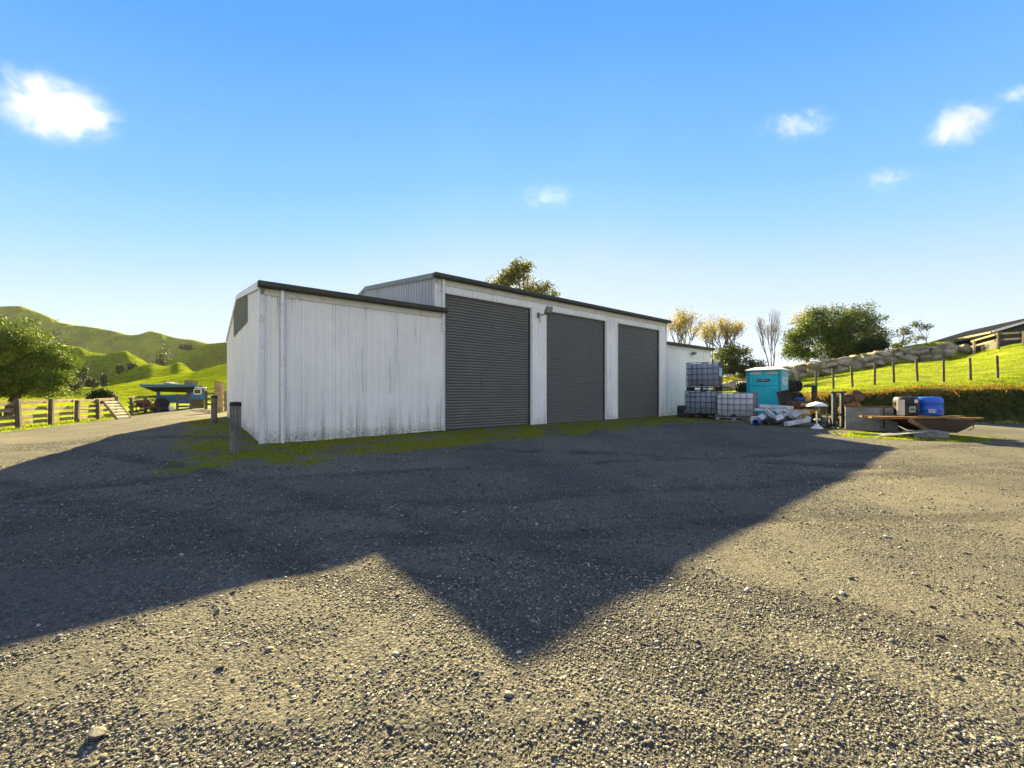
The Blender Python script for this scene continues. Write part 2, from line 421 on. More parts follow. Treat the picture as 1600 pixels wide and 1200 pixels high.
sc.view_settings.view_transform = 'Standard'; sc.view_settings.look = 'None'; sc.view_settings.gamma = 1; sc.view_settings.exposure = EXPOSURE
cy = sc.cycles
cy.max_bounces = 8; cy.diffuse_bounces = 4; cy.glossy_bounces = 3; cy.transmission_bounces = 6; cy.transparent_max_bounces = 12; cy.volume_bounces = 2
cy.caustics_reflective = False; cy.caustics_refractive = False

# ================================================================== SETTING: ground, hills, gravel
M_GROUND = ground_mat(); M_HILL = hill_mat()
FENCE0 = np.array([-19.6, 16.0]); FSTEP = np.array([-.81, 1.81]); FN = np.array([-1.81, -.81]) / 1.983
def masks(X, Y):
    lx = (X - ORG[0]) * D1[0] + (Y - ORG[1]) * D1[1]; ly = (X - ORG[0]) * D2[0] + (Y - ORG[1]) * D2[1]
    fr = -ly
    ins = smooth(-5.2, -4., lx) * smooth(18., 16.5, lx)
    moss = np.full(X.shape, -.35)
    near_annex = ins * smooth(3.6, .1, fr) * smooth(5.0, 1.5, lx)
    moss = np.maximum(moss, -.35 + .82 * near_annex)
    moss = np.maximum(moss, -.35 + .54 * ins * smooth(1.1, .0, fr))
    moss = np.maximum(moss, -.35 + .62 * ins * smooth(5.5, 1., fr) * smooth(9., 4., lx))
    side = smooth(-6.6, -5.2, lx) * smooth(-3.4, -2.2, ly) * smooth(12., 10., ly)
    moss = np.maximum(moss, -.35 + 1.0 * side)
    # belt of weeds in front of the stored things
    a = np.array([7.0, 17.3]); b = np.array([14., 12.4]); d = b - a
    t = np.clip(((X - a[0]) * d[0] + (Y - a[1]) * d[1]) / (d ** 2).sum(), 0, 1)
    q = np.hypot(X - a[0] - t * d[0], Y - a[1] - t * d[1])
    moss = np.maximum(moss, -.35 + .84 * smooth(2.2, .3, q))
    bd = bank_dist(X, Y)
    face = smooth(-.5, .1, bd) * smooth(1.2, .7, bd)
    moss = np.maximum(moss, -.35 + 2.6 * face)
    gd = (X - FENCE0[0]) * FN[0] + (Y - FENCE0[1]) * FN[1]
    grass = -.6 + 1.4 * smooth(-.9, .2, gd)
    grass = np.maximum(grass, -.6 + 1.5 * smooth(.75, 1.3, bd))
    patch = np.hypot((X - 12.2) / 2.3, (Y - 12.3) / .8)
    grass = np.maximum(grass, -.6 + 1.02 * smooth(1.25, .3, patch))
    far = smooth(26., 30., Y) * smooth(-12., -16., X)
    grass = np.maximum(grass, -.6 + 1.4 * far)
    earth = -.6 + 1.1 * smooth(.25, .7, bd) * smooth(2.1, 1.1, bd)
    rust = np.hypot((X + 11.3) / 1.5, (Y - 14.6) / 1.7)
    earth = np.maximum(earth, -.6 + 1.2 * smooth(1.1, .3, rust))
    rust2 = np.hypot((X + 6.9) / .7, (Y - 8.9) / .7)
    earth = np.maximum(earth, -.6 + .95 * smooth(1.1, .3, rust2))
    return np.stack([moss, grass, earth], -1)

az = np.concatenate([np.linspace(-180, -70, 60)[:-1], np.linspace(-70, 70, 720), np.linspace(70, 180, 60)[1:-1]])
rr_ = np.concatenate([np.geomspace(.25, 9, 130)[:-1], np.geomspace(9, 34, 210)[:-1], np.geomspace(34, 130, 50)])
AZ, RR = np.meshgrid(np.radians(az), rr_, indexing='ij')
GX = np.sin(AZ) * RR; GY = np.cos(AZ) * RR
GZ = Z(GX, GY)
na, nr = AZ.shape
idx = np.arange(na * nr).reshape(na, nr); nx = np.roll(idx, -1, 0)
quads = np.stack([idx[:, :-1], idx[:, 1:], nx[:, 1:], nx[:, :-1]], -1).reshape(-1, 4)
mk = masks(GX, GY).reshape(-1, 3)
v = np.stack([GX, GY, GZ], -1).reshape(-1, 3)
c0 = len(v); v = np.vstack([v, [[0, 0, zg(0, .0)]]]); mk = np.vstack([mk, mk[:1]])
tri = np.stack([idx[:, 0], nx[:, 0], np.full(na, c0), np.full(na, c0)], -1)
me_q = quads[:, ::-1]
ground = np_mesh('ground', v, me_q, M_GROUND, mk, True)
ground['kind'] = 'structure'

# far ground skirt out to the horizon
sk_ = MB(); n_ = 64
for r_, z_ in ((126, -1.0), (400, -2.), (790, -4.)):
    for k in range(n_): sk_.v.append((r_ * math.sin(2*math.pi*k/n_), r_ * math.cos(2*math.pi*k/n_), z_))
for i in range(2):
    for k in range(n_): sk_.f.append((i*n_+k, i*n_+(k+1) % n_, (i+1)*n_+(k+1) % n_, (i+1)*n_+k))
sk_.f = [f[::-1] for f in sk_.f]
o = sk_.build('far_terrain', M_HILL); o['kind'] = 'structure'

# ---- hills to the left, each crest at its own distance
def crest(u, pts):
    xs = [p[0] for p in pts]; ys = [p[1] for p in pts]
    return np.interp(u, xs, ys)
cA = [(-2600, 500), (-1200, 470), (-500, 488), (-200, 468), (-60, 476), (0, 479), (34, 478), (56, 486.7), (78, 496), (97, 505), (128, 508.5), (160, 514), (197, 522), (213, 522.7), (236, 517), (256, 523), (280, 529), (307, 532), (331, 538), (400, 541), (520, 552), (700, 575), (900, 592), (1000, 600)]
cB = [(-2600, 560), (-400, 540), (0, 528), (60, 534), (101, 541), (128, 544), (139, 551), (165, 554), (185, 549), (199, 547), (208, 555), (221, 560), (240, 575), (300, 590), (1000, 605)]
cC = [(-2600, 590), (200, 580), (262, 562), (277, 552.5), (315, 542.5), (356, 536), (420, 534), (600, 560), (1000, 600)]
cD = [(-2600, 600), (60, 604), (140, 604), (168, 600), (187, 585), (213, 573), (235, 566.5), (251, 571), (267, 571), (280, 565), (291, 571), (301, 581), (340, 588), (1000, 605)]
cE = [(-2600, 618), (60, 618), (123, 612), (187, 600), (240, 591), (301, 582), (331, 573), (356, 567), (450, 560), (700, 585), (1000, 606)]
ux = np.concatenate([np.linspace(-1400, -160, 110)[:-1], np.linspace(-160, 420, 520), np.linspace(420, 1000, 60)[1:]])
hzY = np.concatenate([np.linspace(36, 120, 90)[:-1], np.linspace(120, 360, 150)[:-1], np.linspace(360, 760, 110)[:-1], np.geomspace(760, 800, 3)])
def ksm(a, n=9):
    k = np.hanning(n + 2)[1:-1]; k /= k.sum(); p = np.pad(a, n // 2, mode='edge'); return np.convolve(p, k, 'valid')
def zc(pts, d): return CAMH + (HOR - ksm(crest(ux, pts), 17)) / F * d
zE, zD, zB, zC, zA = zc(cE, 95), zc(cD, 150), zc(cB, 230), zc(cC, 330), zc(cA, 600)
hz = np.zeros((len(ux), len(hzY)))
for i in range(len(ux)):
    kz = [(34, -.6), (44, -.35), (60, -.35 + .16 * (zE[i] + .35)), (95, zE[i]), (116, zE[i] * .93 + .0), (126, min(zE[i] * .98, zD[i] - 2)), (150, zD[i]), (172, zD[i] - 2.5), (198, min(zD[i] - 1.5, zB[i] - 13)), (230, zB[i]), (262, zB[i] - 7), (304, min(zB[i] - 6, zC[i] - 26)), (330, zC[i]), (375, zC[i] - 12), (512, min(zA[i] - 94, zC[i] - 6)), (600, zA[i]), (700, zA[i] - 30), (1000, 20), (1240, -3)]
    xs = np.array([q[0] for q in kz], float); ys = np.array([q[1] for q in kz], float)
    j = np.clip(np.searchsorted(xs, hzY) - 1, 0, len(xs) - 2)
    t = np.clip((hzY - xs[j]) / (xs[j + 1] - xs[j]), 0, 1)
    # monotone cubic
    dl = np.diff(ys) / np.diff(xs); m_ = np.zeros(len(xs)); 
    for q in range(1, len(xs) - 1): m_[q] = 0 if dl[q-1] * dl[q] <= 0 else 2 / (1 / dl[q-1] + 1 / dl[q])
    hh = xs[j + 1] - xs[j]
    hz[i] = (2*t**3-3*t**2+1)*ys[j] + (t**3-2*t**2+t)*hh*m_[j] + (-2*t**3+3*t**2)*ys[j+1] + (t**3-t**2)*hh*m_[j+1]
UU, YY = np.meshgrid((ux - 800) / F, hzY, indexing='ij'); HX = UU * YY
amp = np.interp(YY, [44, 90, 230, 450, 600, 2600], [0, .7, 2.2, 7.0, 2.0, 6]); wl = np.interp(YY, [44, 200, 600, 2600], [14, 30, 75, 200])
rid = 1 - np.abs(2 * (fbm(HX / 38., YY / 60., 3, 4) + .5) - 1) * 2
hz = hz + amp * (1.2 * fbm(HX / 22., YY / 22., 5, 21) + .55 * (rid - .5) * smooth(150, 420, YY))
r2 = 1 - np.abs(2 * (fbm(UU * 17, YY / 260., 3, 14) + .5) - 1) * 2
hz = hz + 13 * (r2 - .45) * smooth(440, 520, YY) * smooth(600, 560, YY)
ni, nj = hz.shape; idx = np.arange(ni * nj).reshape(ni, nj)
q_ = np.stack([idx[:-1, :-1], idx[1:, :-1], idx[1:, 1:], idx[:-1, 1:]], -1).reshape(-1, 4)
hills = np_mesh('hills', np.stack([HX, YY, hz], -1).reshape(-1, 3), q_, M_HILL, None, True); hills['kind'] = 'structure'
def hill_z(px, d):
    i = int(np.argmin(abs(ux - px))); return float(np.interp(d, hzY, hz[i]))

# ---- loose stones on the yard: real geometry
def stone_shapes(kind):
    out = []
    if kind == 20:
        p = (1 + 5 ** .5) / 2
        V = np.array([(-1,p,0),(1,p,0),(-1,-p,0),(1,-p,0),(0,-1,p),(0,1,p),(0,-1,-p),(0,1,-p),(p,0,-1),(p,0,1),(-p,0,-1),(-p,0,1)]) / 1.9
        Fq = np.array([(0,11,5),(0,5,1),(0,1,7),(0,7,10),(0,10,11),(1,5,9),(5,11,4),(11,10,2),(10,7,6),(7,1,8),(3,9,4),(3,4,2),(3,2,6),(3,6,8),(3,8,9),(4,9,5),(2,4,11),(6,2,10),(8,6,7),(9,8,1)])
    else:
        V = np.array([(1,0,0),(0,1,0),(-1,0,0),(0,-1,0),(0,0,1),(0,0,-1.)]); Fq = np.array([(0,1,4),(1,2,4),(2,3,4),(3,0,4),(1,0,5),(2,1,5),(3,2,5),(0,3,5)])
    for i in range(14):
        s = np.array([rng.uniform(.85, 1.35), rng.uniform(.6, .95), rng.uniform(.38, .72)])
        out.append((V * rng.uniform(.60, 1.28, (len(V), 1)) + rng.normal(0, .13, V.shape)) * s)
    return out, Fq
SV, SF, SC = [], [], []; soff = 0
def scatter(n, r0, r1, smin, smax, kind, power=2.2, azr=66, keep=None):
    global soff
    r = np.sqrt(rng.uniform(r0 ** 2, r1 ** 2, n)); a = np.radians(rng.uniform(-azr, azr, n))
    X = np.sin(a) * r; Y = np.cos(a) * r
    cl = .55 * (fbm(X * .7, Y * .7, 3, 31) + .5) + .45 * (fbm(X * 2.4, Y * 2.4, 3, 33) + .5) + .22 * rut_at(X, Y)
    ly = (X - ORG[0]) * D2[0] + (Y - ORG[1]) * D2[1]; lx = (X - ORG[0]) * D1[0] + (Y - ORG[1]) * D1[1]
    mm = masks(X, Y)
    ok = (rng.uniform(0, 1, n) < smooth(.40, .64, cl) * .92 + .10) & ~((ly > -.15) & (lx > LANX - .2) & (lx < RANX + .2)) & (bank_dist(X, Y) < -.3) & (mm[:, 1] < -.1)
    ok &= rng.uniform(0, 1, n) > smooth(.0, .5, mm[:, 0])
    X, Y = X[ok], Y[ok]; n = len(X)
    s = smin + (smax - smin) * rng.uniform(0, 1, n) ** power
    zz = Z(X, Y)
    shapes, Fq = stone_shapes(kind)
    which = rng.integers(0, len(shapes), n)
    base = rng.choice([.028, .054, .088, .14, .22, .42], n, p=[.22, .25, .21, .16, .10, .06])
    hue = rng.uniform(0, 1, n)[:, None]
    colr = base[:, None] * (np.array([[.96, 1., 1.06]]) * (1 - hue) + np.array([[1.06, 1., .84]]) * hue)
    an = rng.uniform(0, 2 * np.pi, n); tx = rng.normal(0, .28, n); ca, sa = np.cos(an), np.sin(an)
    for k in range(len(shapes)):
        m = which == k
        if not m.any(): continue
        P = shapes[k][None] * s[m][:, None, None]
        x = P[..., 0] * ca[m][:, None] - P[..., 1] * sa[m][:, None]; y = P[..., 0] * sa[m][:, None] + P[..., 1] * ca[m][:, None]
        z = P[..., 2] + x * tx[m][:, None]
        V = np.stack([x + X[m][:, None], y + Y[m][:, None], z + (zz[m] + s[m] * .16)[:, None]], -1)
        nv = V.shape[1]; cnt = V.shape[0]
        SV.append(V.reshape(-1, 3)); SC.append(np.repeat(colr[m], nv, 0))
        SF.append((Fq[None] + (np.arange(cnt) * nv)[:, None, None] + soff).reshape(-1, 3)); soff += nv * cnt
scatter(150000, 1.0, 3.6, .0026, .0115, 20, 2.8)
scatter(1500, 1.0, 5.0, .011, .024, 20, 2.8)
scatter(120000, 3.4, 7.2, .0040, .0125, 8, 2.6)
scatter(1500, 3.4, 12., .014, .028, 20, 2.5)
scatter(90000, 6.8, 17., .0065, .017, 8, 2.2, 62)
t = NT('gravel stone'); pz = t.pos()
cc = t.mix(t.range(t.noise(pz, 90, 3, .6), .3, .7, 0, .6), t.attr('tint'), (.066, .064, .058))
M_STONE = t.done(t.bsdf(cc, .82, 0, t.bump(t.noise(pz, 160, 3, .6), .4, .004), .25))
gravel = np_mesh('gravel', np.vstack(SV), np.vstack(SF), M_STONE, np.vstack(SC))
gravel['kind'] = 'stuff'; tag(gravel, 'loose grey and tan crushed stone strewn over the yard', 'gravel')

# ================================================================== SHED
M_WHITE = cladding_mat('white painted cladding', (.86, .825, .77), .85)
M_WHITE2 = cladding_mat('cleaner white cladding', (.86, .84, .80), .55, 7.)
M_ZINC = cladding_mat('grey zinc cladding', (.40, .41, .44), .6, 3.)
M_TRIM = plain('cream trim', (.66, .63, .52), .55, 0, .06, 3., stain=(.45, .43, .33))
M_WTRIM = plain('white flashing', (.72, .72, .71), .45, 0, .05, 3., stain=(.55, .54, .47))
M_GUT = plain('dark olive gutter', (.055, .055, .042), .6, 0, .2, 3., stain=(.035, .04, .022))
M_ROOF = plain('grey roof sheet', (.20, .20, .19), .5, .2, .12, 2.)
M_DOOR = plain('charcoal roller door', (.138, .134, .118), .5, 0, .08, 1.2, stain=(.115, .112, .098))
M_RUBBER = plain('black rubber', (.02, .02, .021), .8, 0, .25, 5.)
M_DKMET = plain('dark steel', (.05, .052, .055), .5, .6, .3, 6.)
M_PANEL = plain('smoky translucent sheet', (.17, .16, .115), .85, 0, .12, 3., spec=.1)
M_CONC = plain('grey concrete', (.22, .22, .21), .9, 0, .2, 4., .4, stain=(.10, .11, .07))

RZ = math.atan2(D1[1], D1[0])
shed = thing('farm_shed', 'long white ribbed shed with three charcoal roller doors and a lower wing each end', 'shed', (ORG[0], ORG[1], 0), RZ)
def ribs(L, pitch=.19, depth=.02):
    pts = []; s = 0
    while s < L:
        for ds, d in ((0, 0), (.118, 0), (.132, depth), (.172, depth), (.186, 0)):
            if s + ds * pitch / .19 < L: pts.append((s + ds * pitch / .19, d))
        s += pitch
    pts.append((L, 0)); return pts
def clad(mb, o, d, n, L, z0, z1, pitch=.19, depth=.02):
    """ribbed sheet from point o along d, ribs standing out along n; z0, z1 numbers or functions of s"""
    f0 = z0 if callable(z0) else (lambda s: z0); f1 = z1 if callable(z1) else (lambda s: z1)
    pr = ribs(L, pitch, depth); vs = []; fs = []
    brk = [L * .5] if callable(z1) else []
    pr = sorted(set(pr + [(b, 0) for b in brk]))
    for s, q in pr:
        x = o[0] + d[0]*s + n[0]*q; y = o[1] + d[1]*s + n[1]*q
        vs += [(x, y, f0(s)), (x, y, f1(s))]
    for i in range(len(pr)-1): fs.append((2*i, 2*i+2, 2*i+3, 2*i+1))
    mb.add(vs, fs)
EM, EA, RISE = 4.50, 3.50, .87                 # eave heights
HEAD = 4.06
DOORS = [(.307, 3.722), (4.414, 7.766), (8.530, 11.734)]
PIL = [(.0, .307), (3.722, 4.414), (7.766, 8.530), (11.734, LONG)]
gab = lambda e: (lambda s: e + RISE * (1 - abs(s - DEEP / 2) / (DEEP / 2)))
mb = MB()
clad(mb, (0, 0), (1, 0), (0, -1), LONG, HEAD, EM)
for a, b in PIL:
    clad(mb, (a, 0), (1, 0), (0, -1), b - a, -.25, HEAD, .173)
mb.build('front_wall', M_WHITE2, shed)
mb = MB()
clad(mb, (0, DEEP), (0, -1), (-1, 0), DEEP, -.4, gab(EM), .20, .035); mb.build('gable_wall', M_ZINC, shed)
mb = MB()
clad(mb, (LONG, 0), (0, 1), (1, 0), DEEP, -.4, gab(EM)); clad(mb, (LONG, DEEP), (-1, 0), (0, 1), LONG, -.4, EM)
mb.build('rear_wall', M_WHITE2, shed)
# jambs and door heads
for (a, b) in DOORS:
    d = MB()
    d.box((a, .003, -.2), (a + .028, .16, HEAD)); d.box((b - .028, .003, -.2), (b, .16, HEAD)); d.box((a + .028, .003, HEAD - .03), (b - .028, .16, HEAD + .02))
    d.build('door_jamb', M_WTRIM, shed)
    # curtain: rounded horizontal corrugation
    c = MB(); pit = .087; nz = int((HEAD - .06 + .12) / pit); vs = []; fs = []; x0, x1 = a + .03, b - .03
    prof = []
    for i in range(nz):
        z = -.04 + i * pit
        for fz, dy in ((0, .0), (.12, -.012), (.35, -.021), (.65, -.021), (.88, -.012), (.97, .006)): prof.append((z + fz * pit, .095 + dy))
    prof.append((-.04 + nz * pit, .095))
    xs = [x0, x1]
    for z, y in prof: vs += [(x0, y, z), (x1, y, z)]
    for i in range(len(prof) - 1): fs.append((2*i, 2*i+1, 2*i+3, 2*i+2))
    c.add(vs, fs); door = c.build('roller_door', M_DOOR, shed)
    for ga in (a + .028, b - .075):
        g = MB(); g.box((ga, .045, -.1), (ga + .047, .069, HEAD - .03)); g.build('guide_rail', M_DKMET, door)
    g = MB(); g.box((x0 + .05, .05, -.11), (x1 - .05, .12, -.035), bev=.008); g.build('bottom_rail', M_DKMET, door)
    g = MB(); g.box((x0, .11, HEAD - .03), (x1, .9, HEAD + .3)); g.build('door_drum', M_DKMET, door)
for x in (-.012, LONG - .075):
    c = MB(); c.box((x, -.034, -.3), (x + .09, -.024, EM)); c.box((x if x < 0 else x + .08, -.024, -.3), (x + .01 if x < 0 else x + .09, .08, EM))
    c.build('corner_flashing', M_WTRIM, shed)
for (a, b) in PIL[1:3]:
    c = MB(); c.box((a - .004, -.03, -.25), (a + .035, .0, HEAD - .01)); c.box((b - .035, -.03, -.25), (b + .004, .0, HEAD - .01)); c.build('door_flashing', M_WTRIM, shed)
def gutter(x0, x1, z, y, mat, name):
    poly = [(0, 0), (-.13, .005), (-.150, .03), (-.155, .125), (-.14, .135), (-.14, .12), (0, .12)]
    g = MB(); Mx = Matrix(((0,0,1,x0),(1,0,0,y),(0,1,0,z),(0,0,0,1)))
    g.prism([(p[0], p[1]) for p in poly], x1 - x0, Mx); return g.build(name, mat, shed)
def roof(x0, x1, e, name):
    g = MB(); th = .035; pts = []
    n = max(2, int((x1 - x0) / .0765)); rows = []
    for y, z in ((-.10, e - .10 * RISE / 6 + .03), (DEEP/2, e + RISE + .03), (DEEP + .10, e - .10 * RISE / 6 + .03)):
        rows.append([(x0 + (x1 - x0) * i / n, y, z + (.016 if i % 2 else 0.)) for i in range(n + 1)])
    vs = [p for r in rows for p in r] + [(p[0], p[1], p[2] - th) for r in rows for p in r]; k = n + 1; fs = []
    for r in range(2):
        for i in range(n):
            fs.append((r*k+i, r*k+i+1, (r+1)*k+i+1, (r+1)*k+i)); fs.append((3*k+(r+1)*k+i, 3*k+(r+1)*k+i+1, 3*k+r*k+i+1, 3*k+r*k+i))
    for r in (0, 2):
        for i in range(n): fs.append((r*k+i, r*k+i+1, 3*k+r*k+i+1, 3*k+r*k+i))
    for r in range(2):
        for i in (0, n): fs.append((r*k+i, (r+1)*k+i, 3*k+(r+1)*k+i, 3*k+r*k+i))
    g.add(vs, fs); return g.build(name, M_ROOF, shed)
def barge(x, e, mat, w=.10, t_=.03):
    g = MB()
    for (ya, yb, za, zb) in ((-.12, DEEP/2, e, e + RISE), (DEEP/2, DEEP + .12, e + RISE, e)):
        g.add([(x, ya, za - w), (x + t_, ya, za - w), (x + t_, ya, za + .055), (x, ya, za + .055), (x, yb, zb - w), (x + t_, yb, zb - w), (x + t_, yb, zb + .055), (x, yb, zb + .055)],
              [(0,1,2,3), (7,6,5,4), (0,4,5,1), (1,5,6,2), (2,6,7,3), (3,7,4,0)])
    return g.build('barge_board', mat, shed)
roof(-.02, LONG + .02, EM, 'roof'); barge(-.055, EM, M_ROOF); barge(LONG + .025, EM, M_ROOF)
gutter(-.10, LONG + .16, EM - .08, -.036, M_GUT, 'gutter')
f = MB(); f.box((-.01, -.034, EM - .235), (LONG, -.0225, EM - .085)); f.build('fascia', M_TRIM, shed)
# wings
YA = -.055
mb = MB(); clad(mb, (LANX, YA), (1, 0), (0, -1), .245 - LANX, lambda s: -.03 - .075 * (1 - s / 4.6), EA); wing_l = mb.build('wing_front_wall', M_WHITE, shed)
mb = MB(); clad(mb, (LANX, DEEP), (0, -1), (-1, 0), DEEP - YA, lambda s: -.11, gab(EA)); mb.build('wing_end_wall', M_WHITE, shed)
mb = MB(); clad(mb, (0, DEEP), (-1, 0), (0, 1), -LANX, -.5, EA); mb.build('wing_rear_wall', M_WHITE2, shed)
c = MB(); c.box((LANX - .026, YA - .034, -.12), (LANX + .07, YA - .024, EA)); c.box((LANX - .034, YA - .024, -.12), (LANX - .024, YA + .07, EA)); c.build('corner_flashing', M_WTRIM, shed)
c = MB(); c.box((LANX + .02, YA + .01, -.5), (.24, .4, -.02)); c.box((LANX + .02, .4, -.5), (LANX + .3, DEEP - .02, -.08)); c.build('footing', plain('dark footing', (.045, .047, .043), .9, 0, .3, 5.), shed)
roof(LANX - .02, -.026, EA, 'wing_roof'); barge(LANX - .055, EA, M_WTRIM, .11)
gutter(LANX - .07, .30, EA - .085, YA - .036, M_GUT, 'wing_gutter')
f = MB(); f.box((LANX - .01, YA - .034, EA - .23), (.235, YA - .0225, EA - .09)); f.build('wing_fascia', M_TRIM, shed)
mb = MB(); YR = .06
clad(mb, (LONG + .02, YR), (1, 0), (0, -1), RANX - LONG - .02, -.3, EA); clad(mb, (RANX, YR), (0, 1), (1, 0), DEEP - YR, -.4, lambda s: gab(EA)(s)); mb.build('wing_front_wall', M_WHITE2, shed)
roof(LONG + .03, RANX + .02, EA, 'wing_roof'); barge(RANX + .025, EA, M_WTRIM, .11)
gutter(LONG - .02, RANX + .16, EA - .085, YR - .036, M_GUT, 'wing_gutter')
f = MB(); f.box((LONG + .1, YR - .034, EA - .19), (RANX, YR - .0225, EA - .09)); f.build('wing_fascia', M_WTRIM, shed)
# smoky translucent sheet high in the end wall
g = MB(); xx = LANX - .034
pz = [(2.6, 3.04, gab(EA)(2.6) - .12), (6.0, 3.14, gab(EA)(6) - .12), (7.6, 3.16, gab(EA)(7.6) - .12)]
vs = []; 
for y, a, b in pz: vs += [(xx, y, a), (xx, y, b), (xx + .012, y, a), (xx + .012, y, b)]
fs = []
for i in range(2):
    k = 4 * i; fs += [(k, k+1, k+5, k+4), (k+2, k+6, k+7, k+3), (k, k+4, k+6, k+2), (k+1, k+3, k+7, k+5)]
fs += [(0, 2, 3, 1), (8, 9, 11, 10)]
g.add(vs, fs); g.build('vent_panel', M_PANEL, shed)
# downpipes
def pipe(x, y, z0, z1, r=.04, joint=None, mat=None):
    g = MB(); g.tube([(x, y + .05, z1), (x, y, z1 - .08), (x, y, z0)], r, 12)
    p = g.build('downpipe', mat or M_WTRIM, shed, True)
    for zj in ([joint] if joint else []) + [z1 - .35]:
        q = MB(); q.tube([(x, y, zj - .03), (x, y, zj + .03)], r + .008, 12); q.box((x - .07, y + .01, zj - .012), (x + .07, y + .035, zj + .012)); q.build('bracket', M_WTRIM, p)
pipe(LANX + .42, YA - .075, -.16, EA - .06, .043, 1.15)
pipe(.235, -.085, EA + .05, EM - .06, .038)
pipe(.19, YA - .09, EA - .62, EA - .08, .022)
pipe(LONG + .10, -.0, -.1, EM - .1, .04, 1.2)
# floodlight on the pier between the first two doors
M_LAMP = plain('grey green lamp casting', (.17, .21, .21), .5, .3, .15, 8.)
M_LENS = plain('pale lamp glass', (.42, .43, .40), .15, 0, .08, 5.)
xl, zl = 4.02, 3.86
g = MB(); g.box((xl - .06, -.05, zl - .13), (xl + .06, -.022, zl + .05), bev=.006); g.tube([(xl, -.04, zl - .03), (xl + .02, -.24, zl - .06), (xl + .05, -.40, zl)], .022, 8); g.tube([(xl, -.06, zl - .1), (xl + .02, -.10, zl - .24), (xl + .01, -.06, zl - .33)], .012, 6)
fl = g.build('floodlight', M_LAMP, shed)
Ml = rotm(R(40), R(0), R(-12), (xl + .08, -.46, zl + .06))
Ml = Ml @ Matrix.Scale(.78, 4)
g = MB(); g.box((-.16, -.05, -.20), (.16, .05, .20), Ml, .02)
for i in range(6): g.box((-.13 + i * .05, .05, -.16), (-.115 + i * .05, .085, .14), Ml)
g.build('lamp_housing', M_LAMP, fl)
g = MB(); g.box((-.13, -.056, -.06), (.13, -.049, .17), Ml, .003); g.build('lens', M_LENS, fl)
xl, zl = 14.75, 3.12
g = MB(); g.box((xl - .05, YR - .06, zl - .05), (xl + .05, YR - .022, zl + .05), bev=.01)
wl_ = g.build('wall_light', M_LAMP, shed)
for sgn in (-1, 1):
    Ml = rotm(R(62), 0, R(25 * sgn), (xl + .09 * sgn, YR - .16, zl + .02)); g = MB(); g.lathe([(.035, .08), (.05, .05), (.075, -.06), (.078, -.075)], 14, Ml); g.build('lamp_head', M_LAMP, wl_, True)

# ================================================================== VEGETATION
M_LEAF = leafmat('leaves', .30); M_LEAFD = leafmat('dense leaves', .22)
M_BARK = wood('bark', (.05, .04, .03), (.16, .14, .11), .95, 'Z', .5)
M_BARKL = wood('pale bark', (.065, .055, .045), (.19, .17, .145), .95, 'Z', .5)
def leaves(name, centers, spread, per, size, cols, mat, parent, flat=.5, aspect=.6, upbias=.2):
    """many small folded leaf faces gathered in clumps round the given points"""
    C = np.asarray(centers, float); n = len(C) * per
    P = np.repeat(C, per, 0) + rng.normal(0, 1, (n, 3)) * np.asarray(spread)
    d = rng.normal(0, 1, (n, 3)); d[:, 2] += upbias; d /= np.linalg.norm(d, axis=1)[:, None]
    e = rng.normal(0, 1, (n, 3)); e -= d * (e * d).sum(1)[:, None]; e /= np.linalg.norm(e, axis=1)[:, None]
    s = size * rng.uniform(.6, 1.3, n)[:, None]
    V = np.stack([P - d * s * .5, P + e * s * aspect * .5, P + d * s * .5, P - e * s * aspect * .5], 1)
    clump = np.repeat(rng.uniform(.72, 1.2, (len(C), 1)), per, 0)
    pick = np.repeat(rng.integers(0, len(cols), len(C)), per); alt = rng.uniform(0, 1, n) < .3; pick = np.where(alt, rng.integers(0, len(cols), n), pick)
    c = np.asarray(cols)[pick] * clump * rng.uniform(.75, 1.25, (n, 1))
    q = np.arange(n * 4).reshape(n, 4)
    return np_mesh(name, V.reshape(-1, 3), q, mat, np.repeat(c, 4, 0), False, parent)
def lobes_points(lobes, n, shell=.55):
    """clump centres spread through ellipsoid lobes, denser towards their outside"""
    vol = np.array([l[3] * l[4] * l[5] for l in lobes]) ** (2 / 3); k = rng.choice(len(lobes), n, p=vol / vol.sum()); L = np.array(lobes)[k]
    d = rng.normal(0, 1, (n, 3)); d /= np.linalg.norm(d, axis=1)[:, None]
    r = (shell + (1 - shell) * rng.uniform(0, 1, n)) * rng.choice([1., .72, 1.12], n, p=[.6, .28, .12])
    return L[:, :3] + d * r[:, None] * L[:, 3:6]
def branch_tree(mb, p, d, L, r, depth, tips, up=.25, spread=.55, n=3, ratio=.72, segs=3):
    pts = [Vector(p)]; dd = Vector(d).normalized()
    for i in range(segs):
        dd = (dd + Vector((rnd.gauss(0, .13), rnd.gauss(0, .13), rnd.gauss(0, .06) + up * .16))).normalized(); pts.append(pts[-1] + dd * L / segs)
    mb.tube(pts, [r * (1 - .38 * i / segs) for i in range(segs + 1)], 6 if r > .03 else 4, caps=False)
    if depth == 0: tips.append(pts[-1]); return
    for k in range(n):
        a = rnd.uniform(0, 2 * math.pi); s = rnd.uniform(.45, 1.) * spread
        nd = (dd + Vector((math.cos(a) * s, math.sin(a) * s, up * .5))).normalized()
        st = pts[-1] if k == 0 else pts[rnd.randint(max(1, segs - 1), segs)]
        branch_tree(mb, st, nd, L * ratio * rnd.uniform(.8, 1.15), r * .6, depth - 1, tips, up, spread, n, ratio, segs)
